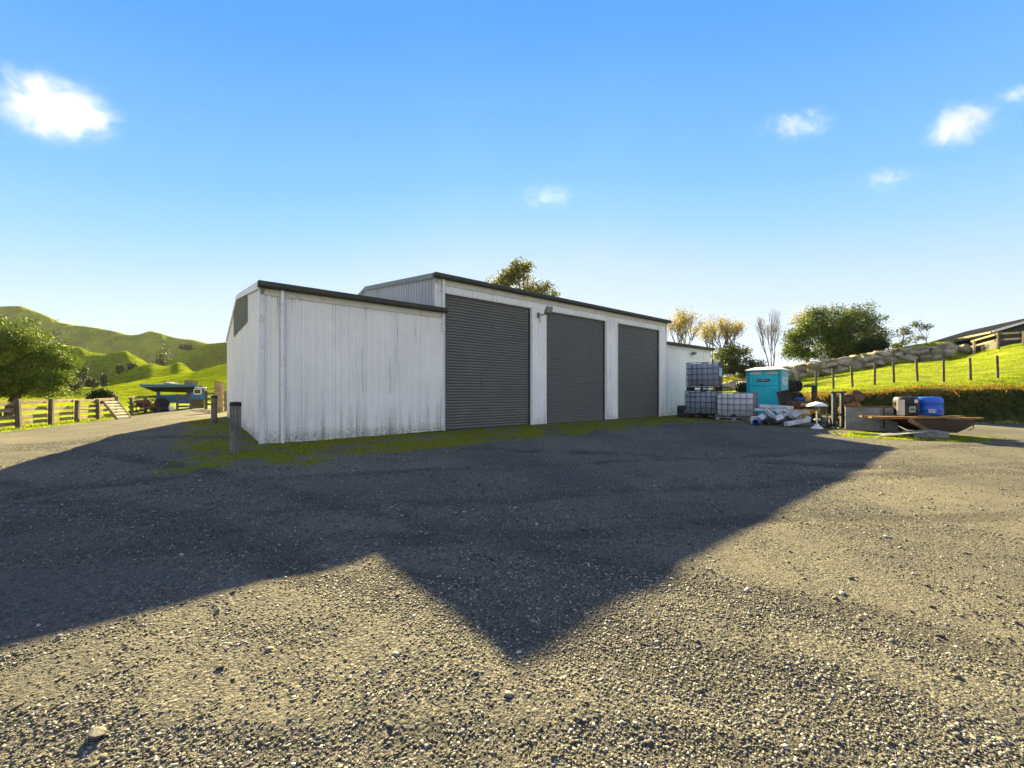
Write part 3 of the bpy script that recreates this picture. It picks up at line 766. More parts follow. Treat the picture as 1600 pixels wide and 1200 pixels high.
def leafy_tree(name, label, cat, loc, lobes, trunk, cols, nclump, per, size, spread, mat=M_LEAF, group=None, bark=M_BARK, limbs=10, shell=.5, aspect=.6):
    """trunk: (height of the fork, radius, number of stems)"""
    t = thing(name, label, cat, loc, 0, group)
    pts = lobes_points(lobes, nclump, shell)
    leaves('crown', pts, spread, per, size, cols, mat, t, aspect=aspect)
    m = MB(); h, r, ns = trunk
    for k in range(ns):
        a = 2 * math.pi * k / max(1, ns); off = Vector((math.cos(a), math.sin(a), 0)) * (r * 1.6 if ns > 1 else 0)
        top = Vector((off.x * 3 + rnd.uniform(-.1, .1), off.y * 3, h)); m.tube([off + Vector((0, 0, -.3)), off * 1.4 + Vector((rnd.uniform(-.05, .05), 0, h * .5)), top], [r * 1.25, r, r * .8], 8, caps=False)
        for i in range(max(1, limbs // ns)):
            q = Vector(pts[rnd.randrange(len(pts))]); mid = top.lerp(q, .5) + Vector((rnd.gauss(0, .15), rnd.gauss(0, .15), rnd.uniform(0, .3)))
            m.tube([top, mid, q], [r * .5, r * .28, r * .08], 5, caps=False)
    m.build('trunk', bark, t, True)
    return t
def px_m(px, d): return px * d / F

# broad tree at the left edge, behind the rail fence
d_ = 25.; loc = on_ground(8, d_)
S = px_m(1, d_)
lob = []
for (x, y, r1, r2) in [(15, 522, 46, 32), (52, 535, 34, 30), (88, 566, 30, 26), (104, 592, 20, 18), (60, 575, 44, 28), (20, 570, 50, 34), (-40, 530, 50, 42), (-60, 580, 50, 38), (-10, 505, 36, 16), (76, 552, 26, 24), (40, 602, 46, 12), (100, 608, 20, 7), (10, 614, 60, 8), (70, 614, 36, 8), (-50, 610, 50, 12), (112, 592, 10, 12)]:
    lob.append(((x - 8) * S, rnd.uniform(-.8, .8), (CAMH + (HOR - y) * S) - loc.z, r1 * S, r1 * S * .95, r2 * S))
leafy_tree('broadleaf_tree', 'broad bushy green tree at the left edge behind the rail fence', 'tree', loc, lob, (1.3, .17, 3),
           [(.046, .084, .011), (.080, .122, .013), (.135, .165, .016), (.022, .042, .009), (.050, .085, .012)], 1250, 64, .115, (.22, .22, .10), M_LEAF, None, M_BARK, 46, .30, .38)

# round clipped bush in the paddock
loc = on_ground(157, 38.); S = px_m(1, 38)
loc = Vector((loc.x, 38, CAMH + (HOR - 627) * S))
leafy_tree('round_bush', 'low rounded dark green bush alone in the paddock behind the wooden ramp', 'bush', loc, [(0, 0, 8 * S, 16 * S, 14 * S, 10 * S)], (.3, .06, 2),
           [(.022, .036, .012), (.03, .045, .013)], 420, 22, .13, (.11, .11, .09), M_LEAFD, None, M_BARK, 6, .75)
# trees on the hills
HT = [(253, 568, 205, 18, 24, 'wide dark tree clump in the hollow below the far right spur'), (293, 548, 330, 10, 10, 'small dark tree on the ridge near the shed wall'),
      (145, 607, 112, 9, 15, 'dark bushy tree at the foot of the hills nearest the big tree'), (162, 600, 118, 6, 18, 'narrow dark tree at the foot of the hills'),
      (187, 579, 148, 6, 9, 'tiny round tree on the crest of the sunlit knoll'), (93, 540, 300, 16, 24, 'grey tree clump on the shaded hillside above the big tree'),
      (128, 590, 140, 7, 24, 'slim grey tree beside the sunlit gully'), (208, 577, 160, 9, 9, 'low dark scrub on the gully edge between the two knolls'), (118, 604, 120, 9, 14, 'dull green scrub at the right edge of the big tree')]
for (px, py, d, w, h, lab) in HT:
    S = px_m(1, d); x = (px - 800) * S; z = hill_z(px, d) - .3
    H_ = max(h * S, CAMH + (HOR - (py - h)) * S - z); W_ = w * S
    lb = [(rnd.uniform(-.55, .55) * W_, rnd.uniform(-.3, .3) * W_, H_ * rnd.uniform(.35, .78), W_ * rnd.uniform(.4, .62), W_ * .5, H_ * rnd.uniform(.2, .32)) for _ in range(7)]
    leafy_tree('hill_tree', lab, 'tree', (x, d, z), lb, (H_ * .3, W_ * .05 + .08, 1), [(.022, .036, .014), (.034, .047, .018), (.048, .056, .022)], 130, 14, S * 2.6, (W_ * .10, W_ * .10, H_ * .07), M_LEAFD, 'trees scattered over the hills', M_BARK, 5, .4)

# tree behind the tall roof
d_ = 36.; S = px_m(1, d_); loc = on_ground(818, d_)
lob = []
for (x, y, r1, r2) in [(800, 434, 20, 18), (815, 428, 18, 16), (832, 452, 18, 14), (788, 440, 16, 14), (862, 462, 13, 11), (766, 436, 5, 6), (852, 450, 8, 8), (806, 420, 10, 10), (780, 455, 20, 12), (820, 480, 42, 30), (822, 418, 9, 6)]:
    lob.append(((x - 818) * S, rnd.uniform(-.8, .8), (CAMH + (HOR - y) * S) - loc.z, r1 * S, r1 * S, r2 * S))
leafy_tree('autumn_tree', 'green tree turning orange on one side rising behind the tall shed roof', 'tree', loc, lob, (5.5, .2, 1),
           [(.085, .105, .035), (.12, .135, .04), (.075, .09, .035), (.10, .115, .04), (.34, .22, .04), (.15, .15, .05)], 560, 18, .20, (.22, .22, .2), M_LEAF, None, M_BARK, 22, .4)

# bare and autumn trees on the terrace behind the boulder wall
def sparse_tree(name, label, px, d, top, halfw, stems, cols, nper, lsize, lspread, base_py, up=.5, spread=.5, depth=4, bark=M_BARKL, lean=0., r0=.09):
    S = px_m(1, d); x = (px - 800) * S; zb = max(zg(x, d), CAMH + (HOR - base_py) * S - .6); Ht = CAMH + (HOR - top) * S - zb
    t = thing(name, label, 'tree', (x, d, zb)); m = MB(); tips = []
    for k in range(stems):
        a = rnd.uniform(0, 6.28); o = Vector((math.cos(a), math.sin(a), 0)) * .25
        dx = (k - (stems - 1) / 2) * halfw * S * .16 / max(1, stems - 1) if stems > 1 else 0
        tot = sum(.72 ** i for i in range(depth + 1))
        branch_tree(m, o + Vector((dx * 2, 0, -.3)), (dx * .55 + lean, rnd.uniform(-.1, .1), 1), Ht / tot * 1.12, r0, depth, tips, up, spread, 3, .72)
    k_ = Ht / max(p.z for p in tips); wx_ = max(abs(p.x) for p in tips); kx_ = min(1.25, halfw * S / wx_) 
    m.v = [(a * kx_, b * kx_, c * k_) for a, b, c in m.v]
    m.build('trunk', bark, t)
    pts = np.array([(p.x * kx_, p.y * kx_, p.z * k_) for p in tips])
    if nper: leaves('crown', pts, lspread, nper, lsize, cols, M_LEAF, t)
    return t
YEL = [(.40, .29, .09), (.36, .25, .08), (.34, .27, .11), (.38, .33, .11)]
DUN = [(.36, .29, .13), (.30, .25, .12), (.40, .31, .11), (.26, .25, .10)]
sparse_tree('autumn_tree', 'slender autumn tree with sparse orange and yellow leaves beside the shed end', 1074, 40., 478, 34, 3, YEL + DUN, 4, .14, (.28, .28, .28), 560, .5, .50, 5)
sparse_tree('autumn_tree', 'wide upright tree with thin yellowing leaves between the shed and the tanks', 1138, 41., 490, 46, 4, DUN + YEL[1:], 4, .13, (.26, .26, .25), 562, .30, .70, 5)
sparse_tree('bare_tree', 'nearly leafless grey tree with two upright stems above the blue cabin', 1203, 41., 480, 20, 3, DUN, 1, .09, (.2, .2, .2), 568, .6, .42, 5, M_BARKL, 0, .10)
sparse_tree('autumn_tree', 'small yellow leaved sapling just above the low shed roof', 1112, 43., 506, 16, 3, YEL, 6, .16, (.28, .28, .28), 556, .6, .45, 3)
def shrub(name, label, cat, px, d, boxes, cols, ncl, per, size, spread, base_py, mat=M_LEAF, trunk=(.6, .08, 3), limbs=12, shell=.4, bark=M_BARK, zb=None):
    S = px_m(1, d); x = (px - 800) * S; zb = max(zg(x, d), CAMH + (HOR - base_py) * S - .4) if zb is None else zb
    lob = [((bx - px) * S, rnd.uniform(-.5, .5), CAMH + (HOR - by) * S - zb, r1 * S, r1 * S * .9, r2 * S) for (bx, by, r1, r2) in boxes]
    return leafy_tree(name, label, cat, (x, d, zb), lob, trunk, cols, ncl, per, size, spread, mat, None, bark, limbs, shell)
shrub('evergreen_tree', 'large round dark green evergreen tree standing behind the boulder wall', 'tree', 1305, 42.,
      [(1262, 515, 30, 22), (1300, 505, 34, 28), (1335, 505, 34, 28), (1362, 528, 22, 20), (1248, 535, 22, 22), (1300, 535, 40, 24), (1345, 540, 32, 16), (1268, 492, 14, 10), (1240, 528, 14, 16), (1262, 552, 24, 10), (1310, 554, 40, 10), (1355, 552, 26, 8), (1236, 548, 14, 12)],
      [(.062, .100, .026), (.090, .128, .030), (.044, .074, .020), (.13, .15, .036)], 1400, 30, .18, (.26, .26, .22), 566, M_LEAF, (1.6, .16, 3), 30)
shrub('broadleaf_shrub', 'rust tinted bare shrub top at the left of the big round evergreen', 'shrub', 1262, 45., [(1262, 492, 16, 12), (1256, 500, 12, 10)], DUN, 60, 8, .2, (.3, .3, .25), 560, M_LEAF, (2.6, .07, 3), 24)
shrub('broadleaf_shrub', 'bushy olive green shrub under the yellowing tree behind the tanks', 'shrub', 1145, 40., [(1126, 556, 13, 10), (1148, 550, 17, 13), (1162, 552, 9, 10), (1138, 546, 10, 9), (1142, 564, 22, 7)],
      [(.10, .125, .028), (.075, .10, .024), (.15, .15, .035)], 210, 15, .2, (.25, .25, .22), 572)
shrub('clipped_hedge', 'long low dark green hedge mound above the end of the boulder wall', 'hedge', 1160, 38.5, [(1140, 571, 16, 12), (1160, 568, 20, 12), (1182, 572, 16, 9), (1124, 576, 14, 9), (1135, 580, 20, 8), (1165, 578, 24, 8)],
      [(.032, .050, .012), (.045, .065, .014)], 420, 20, .14, (.16, .16, .12), 594, M_LEAFD, (.3, .05, 4), 8, .6)
shrub('clipped_hedge', 'dark clipped block of hedge at the right foot of the big evergreen', 'hedge', 1364, 39., [(1352, 541, 12, 9), (1366, 540, 13, 9), (1378, 541, 9, 8)],
      [(.020, .036, .014), (.028, .046, .016)], 260, 20, .14, (.14, .14, .12), 556, M_LEAFD, (.3, .05, 4), 6, .6)
for (px, bx, lab) in [(1410, [(1408, 516, 6, 4), (1404, 524, 4, 3), (1418, 519, 5, 4)], 'wispy sapling with two leaf tufts left of the dark house roof'),
                      (1432, [(1428, 530, 9, 7), (1418, 536, 6, 6), (1436, 527, 6, 5)], 'small dark shrub touching the far end of the dark house roof'),
                      (1447, [(1436, 505, 7, 4), (1444, 512, 7, 4), (1448, 509, 4, 3)], 'leaning sapling with a flag of leaves above the house roof'),
                      (1397, [(1398, 541, 5, 4), (1404, 542, 6, 4)], 'low grey weeds on top of the boulder wall beside the hedge')]:
    shrub('small_tree', lab, 'small tree', px, 45., bx, [(.045, .060, .022), (.075, .085, .025)], 34, 14, .17, (.19, .19, .12), 552, M_LEAF, (1.3, .05, 1), 7, .4)

# ---- pasture blades, weeds and moss tufts
def blades(name, label, pts, h, w, cols, mat, cat='grass'):
    P = np.asarray(pts); n = len(P); a = rng.uniform(0, 2*np.pi, n); ln = rng.normal(0, .45, (n, 2)); hh = h * rng.uniform(.5, 1.4, n)
    e = np.stack([np.cos(a), np.sin(a), np.zeros(n)], 1) * (w * rng.uniform(.6, 1.4, n))[:, None]
    tip = P + np.stack([ln[:, 0] * hh, ln[:, 1] * hh, hh], 1)
    V = np.stack([P - e, P + e, tip], 1).reshape(-1, 3)
    c = np.asarray(cols)[rng.integers(0, len(cols), n)] * rng.uniform(.75, 1.25, (n, 1))
    o = np_mesh(name, V, np.arange(n * 3).reshape(n, 3), mat, np.repeat(c, 3, 0)); o['kind'] = 'stuff'
    return tag(o, label, cat)
GCOL = [(.16, .215, .016), (.21, .26, .02), (.11, .16, .014), (.26, .25, .05)]
def sample(n, x0, x1, y0, y1, cond):
    X = rng.uniform(x0, x1, n); Y = rng.uniform(y0, y1, n); k = cond(X, Y); X, Y = X[k], Y[k]
    return np.stack([X, Y, Z(X, Y) - .01], 1)
M_BLADE = leafmat('grass blades', .5, .7)
pr = sample(150000, 13, 48, 14, 38, lambda X, Y: (bank_dist(X, Y) > 1.) & (fbm(X * .9, Y * .9, 3, 8) > -.02) & (Y < np.interp(X / Y, WALLX, WALLD) - .3))
blades('pasture_grass', 'bright sunlit pasture grass on the slope under the boulder wall', pr, .075, .012, GCOL, M_BLADE)
gdist = lambda X, Y: (X - FENCE0[0]) * FN[0] + (Y - FENCE0[1]) * FN[1]
pl = sample(90000, -34, -12, 6, 34, lambda X, Y: (gdist(X, Y) > -.45 + .5 * fbm(X, Y, 3, 77)) & (gdist(X, Y) < 5))
blades('verge_grass', 'sunlit grass growing along the foot of the rail fence', pl, .11, .011, GCOL, M_BLADE)
pb = sample(240000, 12, 40, 12, 34, lambda X, Y: (bank_dist(X, Y) > .12) & (bank_dist(X, Y) < 1.7) & (fbm(X * 1.4, Y * 1.4, 3, 18) > -.16))
blades('dead_bracken', 'rusty brown dead growth along the lip of the cut bank', pb, .12, .013, [(.16, .075, .018), (.10, .045, .012), (.22, .125, .03), (.075, .07, .018), (.13, .12, .02)], M_BLADE, 'dead growth')
pf = sample(90000, 12, 40, 12, 34, lambda X, Y: (bank_dist(X, Y) > -.4) & (bank_dist(X, Y) < .55))
blades('bank_weeds', 'dark mossy weeds hanging on the face of the cut bank', pf, .10, .016, [(.016, .022, .007), (.034, .042, .010), (.010, .012, .006), (.06, .065, .02)], M_BLADE, 'weeds')
def mosscond(X, Y):
    m = masks(X, Y); return (m[:, 0] + fbm(X * 1.3, Y * 1.3, 3, 55) * 1.6 + fbm(X * 6, Y * 6, 3, 56) * 1.3 > .38) & (bank_dist(X, Y) < -.5)
pm = sample(420000, -9, 15, 6, 21, mosscond)
lx_ = (pm[:, 0] - ORG[0]) * D1[0] + (pm[:, 1] - ORG[1]) * D1[1]; ly_ = (pm[:, 0] - ORG[0]) * D2[0] + (pm[:, 1] - ORG[1]) * D2[1]
pm = pm[~((lx_ > LANX) & (lx_ < RANX) & (ly_ > -.08))]
blades('moss', 'low yellow green moss and weeds along the foot of the shed', pm, .018, .008, [(.20, .215, .014), (.12, .14, .012), (.26, .25, .02), (.075, .085, .012)], M_BLADE, 'moss')
pw = sample(60000, -9, 14, 6, 21, lambda X, Y: (masks(X, Y)[:, 0] > .12) & (masks(X, Y)[:, 0] < .8) & (fbm(X * 2.1, Y * 2.1, 3, 91) > .17) & (bank_dist(X, Y) < -.6))
lx_ = (pw[:, 0] - ORG[0]) * D1[0] + (pw[:, 1] - ORG[1]) * D1[1]; ly_ = (pw[:, 0] - ORG[0]) * D2[0] + (pw[:, 1] - ORG[1]) * D2[1]
pw = pw[~((lx_ > LANX - .05) & (lx_ < RANX) & (ly_ > -.1))]
blades('wall_weeds', 'scattered upright tufts of weeds along the foot of the shed', pw, .065, .006, [(.13, .16, .02), (.08, .11, .014), (.19, .17, .05), (.24, .20, .09)], M_BLADE, 'weeds')
pp = sample(26000, 9.5, 15, 11, 13.6, lambda X, Y: np.hypot((X - 12.2) / 2.3, (Y - 12.3) / .8) + .6 * fbm(X * 2, Y * 2, 3, 66) < 1.0)
blades('weed_patch', 'bright patch of grass in front of the timber platform', pp, .05, .009, GCOL, M_BLADE)

# ================================================================== FENCES, WALL, HOUSE
M_POST = wood('weathered post wood', (.055, .050, .042), (.17, .155, .125), .92, 'Z')
M_RAIL = wood('weathered rail wood', (.13, .095, .065), (.34, .265, .19), .9, 'X')
M_POST2 = wood('grey fence batten', (.06, .052, .043), (.15, .135, .11), .92, 'Z')
M_WIRE = plain('fence wire', (.12, .12, .12), .5, .7, .2, 9.)
M_WOODL = wood('pale sunlit rail wood', (.22, .19, .14), (.46, .40, .30), .88, 'X')

# timber rail fence on the left
fx0, fy0 = FENCE0; fz = zg(fx0, fy0)
FA = math.atan2(FSTEP[1], FSTEP[0]); FL = float(np.hypot(*FSTEP))
fence = thing('rail_fence', 'weathered timber post and rail fence along the left side of the drive', 'fence', (fx0, fy0, fz), FA)
ids = [i for i in range(-7, 8)]
def fpt(i): 
    x, y = FENCE0 + FSTEP * i; return x, y, zg(x, y)
for i in ids:
    x, y, z = fpt(i); m = MB(); h = 1.17 + rnd.uniform(-.03, .05); w = .075
    m.box((i * FL - w, -.07, z - fz - .3), (i * FL + w, .07, z - fz + h), rotm(R(rnd.uniform(-1.5, 1.5)), R(rnd.uniform(-1, 1)), 0), .012)
    m.build('post', M_POST, fence)
for i in ids[:-1]:
    za = fpt(i)[2] - fz; zb = fpt(i + 1)[2] - fz
    if i == 4: continue
    for k, hh in enumerate((1.06, .78, .50, .22)):
        m = MB(); o_ = .085 + (.028 if i % 2 else 0); j = rnd.uniform(-.02, .02)
        a_ = Vector((i * FL - .10, o_, za + hh + j)); b_ = Vector(((i + 1) * FL + .10, o_, zb + hh + j + rnd.uniform(-.02, .02)))
        L = (b_ - a_).length; M_ = Matrix.Translation(a_) @ Matrix.Rotation(-math.atan2(b_.z - a_.z, b_.x - a_.x), 4, 'Y')
        m.box((0, 0, -.072), (L, .026, .072), M_, .004); m.build('rail', M_RAIL, fence)

# wire and batten fence on the right slope
wf_pts = [(1128, 25.5), (1190, 24.6), (1248, 23.6), (1275, 23.1), (1302.6, 22.6), (1332.6, 22.2), (1366.6, 21.9), (1397, 21.6), (1434, 21.3), (1474.6, 20.9), (1517, 20.6), (1559.4, 20.3), (1603, 20.0), (1652, 19.6), (1710, 19.2)]
P0_ = on_ground(*wf_pts[0])
wf = thing('wire_fence', 'thin wire fence on dark battens running across the sunlit grass slope', 'fence', P0_)
tops = []
for (px, d) in wf_pts:
    p = on_ground(px, d) - P0_; ln = Vector((rnd.gauss(0, .02) + (.09 if px in (1434, 1332.6) else .03), rnd.gauss(0, .02), 0)); h = 1.16 + rnd.uniform(-.04, .06)
    m = MB(); m.tube([p + Vector((0, 0, -.3)) , p + ln * -1. * 0 + Vector((0, 0, .5)) - ln * .5, p + Vector((0, 0, h)) - ln], [.055, .052, .05], 8); m.build('batten', M_POST2, wf, True)
    tops.append((p, ln, h))
for hh in (.25, .48, .72, .98):
    m = MB(); m.tube([p + Vector((0, 0, hh)) - ln * hh for p, ln, h in tops], .0035, 4, caps=False); m.build('wire', M_WIRE, wf)

# boulder retaining wall
def rockmat():
    t = NT('boulder stone'); v = t.coord(); rn = t.n('ShaderNodeObjectInfo').outputs['Random']
    n1 = t.noise(v, 1.6, 6, .65); n2 = t.noise(v, 9, 5, .7)
    c = t.mix(rn, (.21, .185, .145), (.36, .32, .25)); c = t.mix(t.range(n1, .42, .68), c, (.17, .155, .12))
    c = t.mix(t.range(n2, .5, .75, 0, .6), c, (.10, .095, .075)); c = t.mix(t.range(t.noise(v, 2.7, 4, .6), .56, .70, 0, .7), c, (.16, .15, .05))
    return t.done(t.bsdf(c, .9, 0, t.bump(t.math('ADD', n1, t.math('MULTIPLY', n2, .4)), .8, .08), .2))
M_ROCK = rockmat()
def boulder(w, h, d, seed):
    r_ = random.Random(seed); bm_v = []; n_, k_ = 14, 9
    ph = [(r_.uniform(0, 6.28), r_.uniform(0, 6.28)) for _ in range(3)]; cuts = []
    for _ in range(14):
        q = Vector((r_.gauss(0, 1), r_.gauss(0, 1), r_.gauss(0, 1))).normalized(); cuts.append((q, r_.uniform(.50, .82)))
    for j in range(k_ + 1):
        th = math.pi * j / k_
        for i in range(n_):
            a = 2 * math.pi * i / n_; p = Vector((math.sin(th) * math.cos(a), math.sin(th) * math.sin(a), math.cos(th)))
            m_ = max(abs(p.x), abs(p.y), abs(p.z)); p = p.lerp(p / m_, .40)
            for q, c in cuts:
                e = p.dot(q) - c
                if e > 0: p -= q * e * .9
            p += Vector((r_.gauss(0, .02), r_.gauss(0, .02), r_.gauss(0, .02)))
            bm_v.append((p.x * w, p.y * d, p.z * h))
    fs = [(j*n_+i, (j+1)*n_+i, (j+1)*n_+(i+1) % n_, j*n_+(i+1) % n_) for j in range(k_) for i in range(n_)]
    return bm_v, fs
def wall_pt(u):
    d = float(np.interp(u, WALLX, WALLD)) + .25; return Vector((u * d, d, zg(u * d, d - 1.0)))
W0 = wall_pt(.56)
bw = thing('boulder_wall', 'long retaining wall of big pale boulders across the top of the grass slope', 'wall', W0)
u = .50; nb = 0
row_u = [.50, .505, .515]
sd_ = 0
for row in range(3):
    u = .50 + row * .012
    while u < 1.135 - row * .02 and nb < 98:
        p = wall_pt(u); w = rnd.uniform(.40, .80) * (1 if row < 2 else .6); hgt = (.48, .44, .20)[row] * rnd.uniform(.85, 1.2)
        hfac = float(np.interp(u, [.54, .62, .7, .8, 1.1], [.55, .8, 1., 1., .85]))
        zc_ = (.27, .86, 1.2)[row] * hfac + rnd.uniform(-.06, .06)
        sd_ += 1; vs, fs = boulder(w, hgt * (hfac * .5 + .5), .5, sd_)
        m = MB(); m.add(vs, fs, rotm(R(rnd.uniform(-8, 8)), R(rnd.uniform(-14, 14)), R(rnd.uniform(-25, 25)), p - W0 + Vector((0, .15 * row, zc_))))
        m.build('boulder', M_ROCK, bw); nb += 1
        u += w * 1.55 / p.y * .92

# house roof beyond the crest
M_HROOF = plain('dark house roof', (.055, .056, .058), .65, 0, .15, 1.5)
M_HWALL = plain('dark house wall', (.05, .052, .06), .7, 0, .15, 1.2)
M_HSOFF = plain('warm timber soffit', (.24, .15, .06), .7, 0, .2, 2.)
M_HFASC = plain('white barge board', (.72, .70, .66), .5, 0, .05, 2.)
pn = Vector((35.8, 30., 5.72)); ax = Vector((4.25, 9.9, 0)); HLn = ax.length * 1.02; hdir = ax.normalized(); hr = math.atan2(hdir.y, hdir.x)
house = thing('house', 'dark gable roofed house half hidden behind the grass crest and boulders', 'house', (pn.x, pn.y, 3.2), hr)
ez = pn.z - 3.2; hw = 3.6; rs = 1.25
m = MB(); m.box((.5, -2 * hw + .55, -1.), (HLn - .3, -.55, ez - .13)); 
m.add([(.5, -.55, ez - .13), (.5, -2*hw + .55, ez - .13), (.5, -hw, ez + rs - .2), (.62, -.55, ez - .13), (.62, -2*hw + .55, ez - .13), (.62, -hw, ez + rs - .2)], [(0,1,2), (5,4,3), (0,2,5,3), (1,4,5,2)])
m.build('wall', M_HWALL, house)
m = MB()
for (ya, yb, za, zb) in ((0, -hw, ez, ez + rs), (-hw, -2*hw, ez + rs, ez)):
    m.add([(0, ya, za), (HLn, ya, za), (HLn, yb, zb), (0, yb, zb), (0, ya, za - .08), (HLn, ya, za - .08), (HLn, yb, zb - .08), (0, yb, zb - .08)], [(0,1,2,3), (7,6,5,4), (0,4,5,1), (1,5,6,2), (2,6,7,3), (3,7,4,0)])
for i in range(int(HLn / .38)):
    x = .2 + i * .38
    m.add([(x, .0, ez + .002), (x + .05, .0, ez + .002), (x + .05, -hw, ez + rs + .002), (x, -hw, ez + rs + .002), (x + .01, .0, ez + .035), (x + .04, 0, ez + .035), (x + .04, -hw, ez + rs + .035), (x + .01, -hw, ez + rs + .035)], [(0,3,7,4), (4,7,6,5), (5,6,2,1), (0,4,5,1)])
m.build('roof', M_HROOF, house)
m = MB()
for (ya, yb, za, zb) in ((.02, -hw, ez, ez + rs), (-hw, -2*hw - .02, ez + rs, ez)):
    m.add([(-.03, ya, za - .14), (-.03, yb, zb - .14), (-.03, yb, zb + .03), (-.03, ya, za + .03), (-.002, ya, za - .14), (-.002, yb, zb - .14), (-.002, yb, zb + .03), (-.002, ya, za + .03)], [(0,1,2,3), (7,6,5,4), (0,3,7,4), (1,5,6,2), (3,2,6,7), (0,4,5,1)])
m.build('barge_board', M_HFASC, house)
m = MB(); m.box((.0, .003, ez - .16), (HLn, .09, ez - .02)); m.build('gutter', plain('olive house gutter', (.17, .15, .095), .6, 0, .15, 2.), house)
m = MB(); m.box((.02, -.54, ez - .125), (HLn - .02, -.002, ez - .085)); m.build('soffit', M_HSOFF, house)

# pale rail fence at the crest, in front of the house
cp = [(1497, 32.0, 0), (1522, 31.0, 1), (1560, 29.2, 1), (1600, 27.8, 1), (1650, 26.4, 1)]
C0 = Vector(((1522 - 800) / F * 31.0, 31.0, CAMH + (HOR - 554) / F * 31.0))
cf = thing('rail_fence', 'short pale timber rail fence above the boulders beside the dark house', 'fence', C0)
pts_ = []
for (px, d, _) in cp[1:]:
    ytop = {1522: 531, 1560: 520, 1600: 517, 1650: 513}[px]
    top = at(px, ytop, d); pts_.append(top - C0)
    m = MB(); q = top - C0; m.box((q.x - .065, q.y - .065, q.z - 1.5), (q.x + .065, q.y + .065, q.z), None, .012); m.build('post', M_WOODL if px < 1560 else M_POST, cf)
for a_, b_ in zip(pts_[:-1], pts_[1:]):
    for dz in (-.08, -.50):
        d_ = b_ - a_; L = d_.length; M_ = Matrix.Translation(a_ + Vector((0, .13, dz))) @ d_.to_track_quat('X', 'Z').to_matrix().to_4x4()
        m = MB(); m.box((-.1, -.02, -.065), (L + .1, .02, .065), M_); m.build('rail', M_WOODL if a_ is pts_[0] else M_POST, cf)

M_BOLLARD = wood('pale weathered post', (.085, .080, .066), (.25, .23, .185), .92, 'Z')
# bollards beside the shed
def bollard(px, d, h, r, label, lean=0.):
    p = G(px, d, 3) if d > 100 else on_ground(px, d); t = thing('bollard_post', label, 'post', p, rnd.uniform(0, 3)); m = MB()
    m.lathe([(r * 1.02, -.3), (r, .1), (r * .98, h * .6), (r * .99, h - .03), (r * .93, h - .008), (r * .5, h + .004)], 18, rotm(0, R(lean), 0)); m.build('shaft', M_BOLLARD, t, True)
    m = MB(); m.lathe([(r * 1.015, h * .93), (r * 1.03, h * .95), (r * 1.02, h - .02), (r * .95, h + .006), (r * .2, h + .014)], 18, rotm(0, R(lean), 0)); m.build('cap_stain', plain('dark weathered end grain', (.028, .026, .022), .95, 0, .3, 9.), t, True)
bollard(367.5, 706, .985, .098, 'thick round weathered timber post at the near corner of the shed', .6)
bollard(334.5, 14.6, .97, .095, 'round timber post beside the far end of the white end wall', -.4)
p = on_ground(342, 22.5); t = thing('timber_gatepost', 'tall flat timber gatepost showing behind the far bollard', 'gatepost', p, R(12)); m = MB(); m.box((-.20, -.06, -.3), (.20, .06, CAMH + 17.5 / F * 22.5 - p.z), None, .012); m.build('plank', M_RAIL, t)
m = MB(); m.box((-.21, -.07, CAMH + 17.5 / F * 22.5 - p.z), (.21, .07, CAMH + 17.5 / F * 22.5 - p.z + .03)); m.build('cap', M_POST, t)
# short yard fence between the blue wagon and the shed
a_ = on_ground(322, 27.); b_ = on_ground(353, 23.8); t = thing('yard_rails', 'low dark stockyard rails between the blue wagon and the shed wall', 'fence', a_, math.atan2((b_ - a_).y, (b_ - a_).x)); L = (b_ - a_).length
for x in (0, L * .5, L):
    m = MB(); m.box((x - .08, -.07, -.3), (x + .08, .07, 1.25), None, .01); m.build('post', M_POST, t)
for z in (.35, .7, 1.05):
    m = MB(); m.box((-.1, .075, z - .07), (L + .1, .1, z + .07)); m.build('rail', M_RAIL, t)

# ================================================================== LEFT: ramp, old reel, blue wagon
# cleated white ramp leaning on the fence
M_PALE = wood('pale timber', (.42, .36, .28), (.62, .56, .45), .85, 'X')
p = on_ground(183, 21.6); S = 21.6 / F
ramp = thing('stock_ramp', 'pale cleated wooden ramp leaning on the rail fence', 'ramp', (p.x, p.y, p.z), 0)
a0 = Vector((.40, -.02, .02)); a1 = Vector((-.41, .02, .98)); dr = (a1 - a0); L = dr.length; Mr = Matrix.Translation(a0) @ dr.to_track_quat('X', 'Z').to_matrix().to_4x4()
for y in (-.40, .34):
    m = MB(); m.box((-.02, y, -.06), (L, y + .06, .06), Mr, .006); m.build('side_beam', M_RAIL, ramp)
for i in range(6):
    m = MB(); x = .06 + i * L / 6.2; m.box((x, -.34, .0), (x + .12, .34, .05), Mr, .004); m.build('tread', M_PALE, ramp)
# old cable reel / spreader with a spoked wheel
M_RUSTB = plain('brown rusted iron', (.115, .066, .035), .85, .2, .4, 5., .4, stain=(.06, .04, .025))
p = on_ground(224, 25.5); S = 25.5 / F
reel = thing('old_spreader', 'rusty old farm spreader with a round hopper and spoked wheels by the rail fence', 'farm implement', p, R(10))
m = MB(); m.lathe([(.12, .42), (.22, .48), (.34, .66), (.36, .84), (.34, .88), (.32, .86), (.15, .6)], 22); m.build('hopper', M_RUSTB, reel, True)
for x in (-.12, .62):
    m = MB(); n_ = 26; ring = [(x, .44 * math.cos(2*math.pi*k/n_), .44 + .44 * math.sin(2*math.pi*k/n_)) for k in range(n_ + 1)]; m.tube(ring, .026, 6, caps=False)
    for k in range(8): m.tube([(x, 0, .44), (x, .43 * math.cos(.785*k), .44 + .43 * math.sin(.785*k))], .013, 5)
    m.tube([(x - .05, 0, .44), (x + .05, 0, .44)], .06, 10); m.build('wheel', M_RUSTB, reel)
